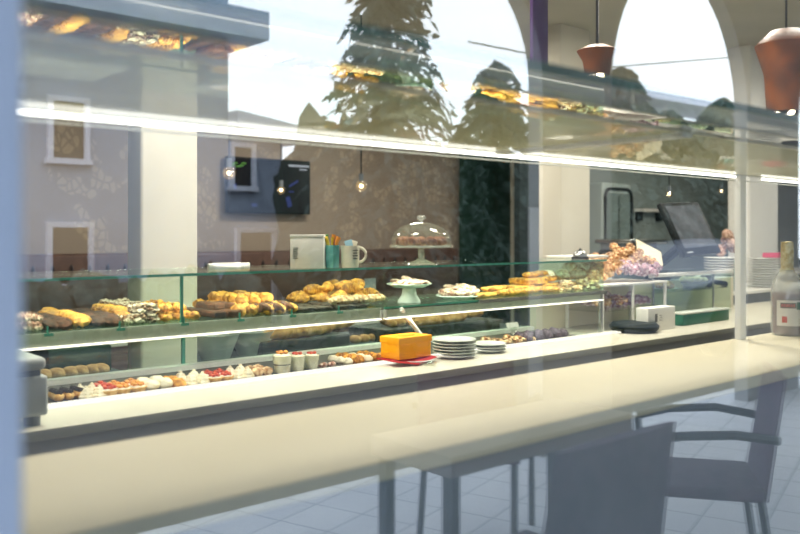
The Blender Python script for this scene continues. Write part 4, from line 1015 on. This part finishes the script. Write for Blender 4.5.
lh = MB(); rr = random.Random(9)
for i in range(34):
    lh.lump((A(282, 10.6) - .5 - i * .55, mirY(11) + rr.uniform(-.1, .1), .4), (.42, .4, .5 + rr.uniform(-.08, .12)), .4, 2.5, i, 3)
tag(lh.build('boxwood_hedge', M_con), 'low dark green hedge reflected along the foot of the grey house', 'hedge', None, 'stuff')
def car(x, y, m, label):
    t = thing('parked_car', (x, y, 0), label, 'car')
    prof = [(-2.0, .3), (-2.05, .62), (-1.9, .85), (-1.2, .92), (-.6, 1.32), (.5, 1.38), (1.25, 1.0), (1.95, .88), (2.08, .6), (2.05, .3)]
    b = MB(); lo = [b.bm.verts.new((px, -.82 + .12 * max(0, pz - .9) / .4, pz)) for px, pz in prof]; hi = [b.bm.verts.new((px, .82 - .12 * max(0, pz - .9) / .4, pz)) for px, pz in prof]
    b.bm.faces.new(lo); b.bm.faces.new(hi[::-1]); n = len(prof)
    for i in range(n): b.bm.faces.new((lo[i], hi[i], hi[(i + 1) % n], lo[(i + 1) % n]))
    body = b.build('body', m, t); bv_ = body.modifiers.new('b', 'BEVEL'); bv_.width = .05; bv_.segments = 3
    for sy in (-.80, .80):
        w = MB(); v4 = [w.bm.verts.new((px, sy - (.09 if sy > 0 else -.09) * (pz - .9) / .4, pz)) for px, pz in ((-1.0, .93), (-.52, 1.25), (.42, 1.3), (1.0, .98))]
        w.bm.faces.new(v4); ww = w.build('side_window', M_wdk, t); so = ww.modifiers.new('s', 'SOLIDIFY'); so.thickness = .04; so.offset = 0
        for px in (-1.3, 1.3):
            q = MB().lathe([(.0001, -.1), (.26, -.1), (.31, -.06), (.31, .06), (.26, .1), (.0001, .1)], 24).build('wheel', M_black, t)
            q.location = (px, sy * .93, .31); q.rotation_euler = (PI / 2, 0, 0)
    return t
car(A(700, 5.8) + .3, mirY(5.8), mat('silver_blue_paint', '4c586c', .3, .2), 'silver-blue parked car reflected above the glass cabinet')
# outdoor cafe furniture
M_wk = mat('plum_wicker', '5e4a5c', .7, col2='6c566a', scale=20)
M_wkd = mat('dark_metal_leg', '3c3c44', .5)
def armchair(x, y, rz, label, arms=True, wd=.24):
    t = thing('outdoor_armchair', (x, y, 0), label, 'chair', None, rz)   # faces local -x
    MB().box(-.24, .22, -.23, .23, .41, .46, .015).build('seat', M_wk, t)
    MB().surf(lambda s: Vector((.22 + .07 * s, 0, .42 + .48 * s)), lambda s, p: (.015 + .0 * s, wd - .02 * s), 10, 24, up=Vector((0, 1, 0))).build('backrest', M_wk, t)
    for sy in (-1, 1):
        if arms: MB().tube([(.26, sy * .24, .66), (.1, sy * .27, .68), (-.1, sy * .27, .665), (-.24, sy * .25, .63)], .018, 8).build('armrest', M_wkd, t)
        MB().tube([(.2, sy * .21, .42), (.26, sy * .22, 0)], .016).build('leg', M_wkd, t)
        MB().tube(([(-.24, sy * .25, .63)] if arms else []) + [(-.22, sy * .22, .42), (-.23, sy * .22, 0)], .016).build('leg', M_wkd, t)
    return t
armchair(A(708, 1.78), mirY(1.82), .95, 'plum coloured armchair reflected at the lower right, its back to the right')
armchair(A(478, 2.8), mirY(2.8), 2.6, 'plum coloured armchair reflected at the bottom centre beside the table')
armchair(A(592, 1.42), mirY(1.62), PI / 2, 'plum coloured chair without arms, its solid back towards the window', False, .3)
ot = thing('outdoor_table', (A(540, 1.95) - .02, mirY(2.08), 0), 'square dark cafe table reflected under the cream shelf', 'table')
MB().box(-.5, .5, -.2, .2, .68, .75, .006).build('table_top', mat('taupe_table', '8a827a', .5), ot)
for sx in (-.46, .46):
    for sy in (-.16, .16): MB().box(sx - .02, sx + .02, sy - .02, sy + .02, 0, .68).build('leg', M_wkd, ot)

# ================================================================ LIGHT
w = D.worlds.new('World'); sc.world = w; w.use_nodes = True
nt = w.node_tree; bg = nt.nodes['Background']
bg.inputs[0].default_value = (.82, .9, 1.0, 1); bg.inputs[1].default_value = 3.7
def area(name, loc, sx, sy, power, col, rot=(0, 0, 0)):
    l = D.lights.new(name, 'AREA'); l.shape = 'RECTANGLE'; l.size = sx; l.size_y = sy; l.energy = power; l.color = col
    o = D.objects.new(name, l); COL.objects.link(o); o.location = loc; o.rotation_euler = rot; return o
warm = (1, .92, .81)
M_pan_l = emis('added_panel_glow', 'fff0d8', 2.0)
for i, (x, y, p) in enumerate(((1.4, 2.3, 56), (3.2, 2.3, 64), (5.0, 2.3, 66), (1.5, 5.0, 80), (4.5, 5.2, 85), (8.0, 4.0, 75), (8.5, 2.2, 55))):  # glowing panels and lamps added to brighten the room; no such fixtures known
    t = thing('added_light_panel', (x, y, 3.04), 'flat square panel added on the ceiling to light the room', 'ceiling light', 'added ceiling fill panels')
    MB().box(-.22, .22, -.22, .22, -.03, .005).build('panel_frame', M_white, t)
    MB().box(-.2, .2, -.2, .2, -.034, -.03).build('diffuser', M_pan_l, t)
    area('room_fill_lamp', (x, y, 2.99), .5, .5, p, warm)
# strip lamps in the case
area('case_lamp_upper', (1.8, 2.42, ZT - .012), 3.2, .03, 12, warm, (.35, 0, 0))
area('case_lamp_lower', (1.8, 2.40, ZS - .05), 3.2, .03, 5, warm, (.3, 0, 0))

# ================================================================ CAMERA
cd_ = D.cameras.new('Camera'); cam = D.objects.new('Camera', cd_); COL.objects.link(cam)
cam.location = (0, 0, EYE); cam.rotation_euler = (PI / 2, 0, -math.atan2(.657, .754))
cd_.lens = 37.8; cd_.sensor_width = 36; cd_.shift_y = -33 / 800; cd_.clip_start = .02
cd_.dof.use_dof = True; cd_.dof.focus_distance = 3.1; cd_.dof.aperture_fstop = 3.0
sc.camera = cam
sc.view_settings.view_transform = 'Standard'; sc.view_settings.look = 'None'; sc.view_settings.gamma = 1; sc.view_settings.exposure = 0
sc.cycles.max_bounces = 8; sc.cycles.transparent_max_bounces = 24
sc.cycles.sample_clamp_indirect = 6; sc.cycles.use_denoising = True
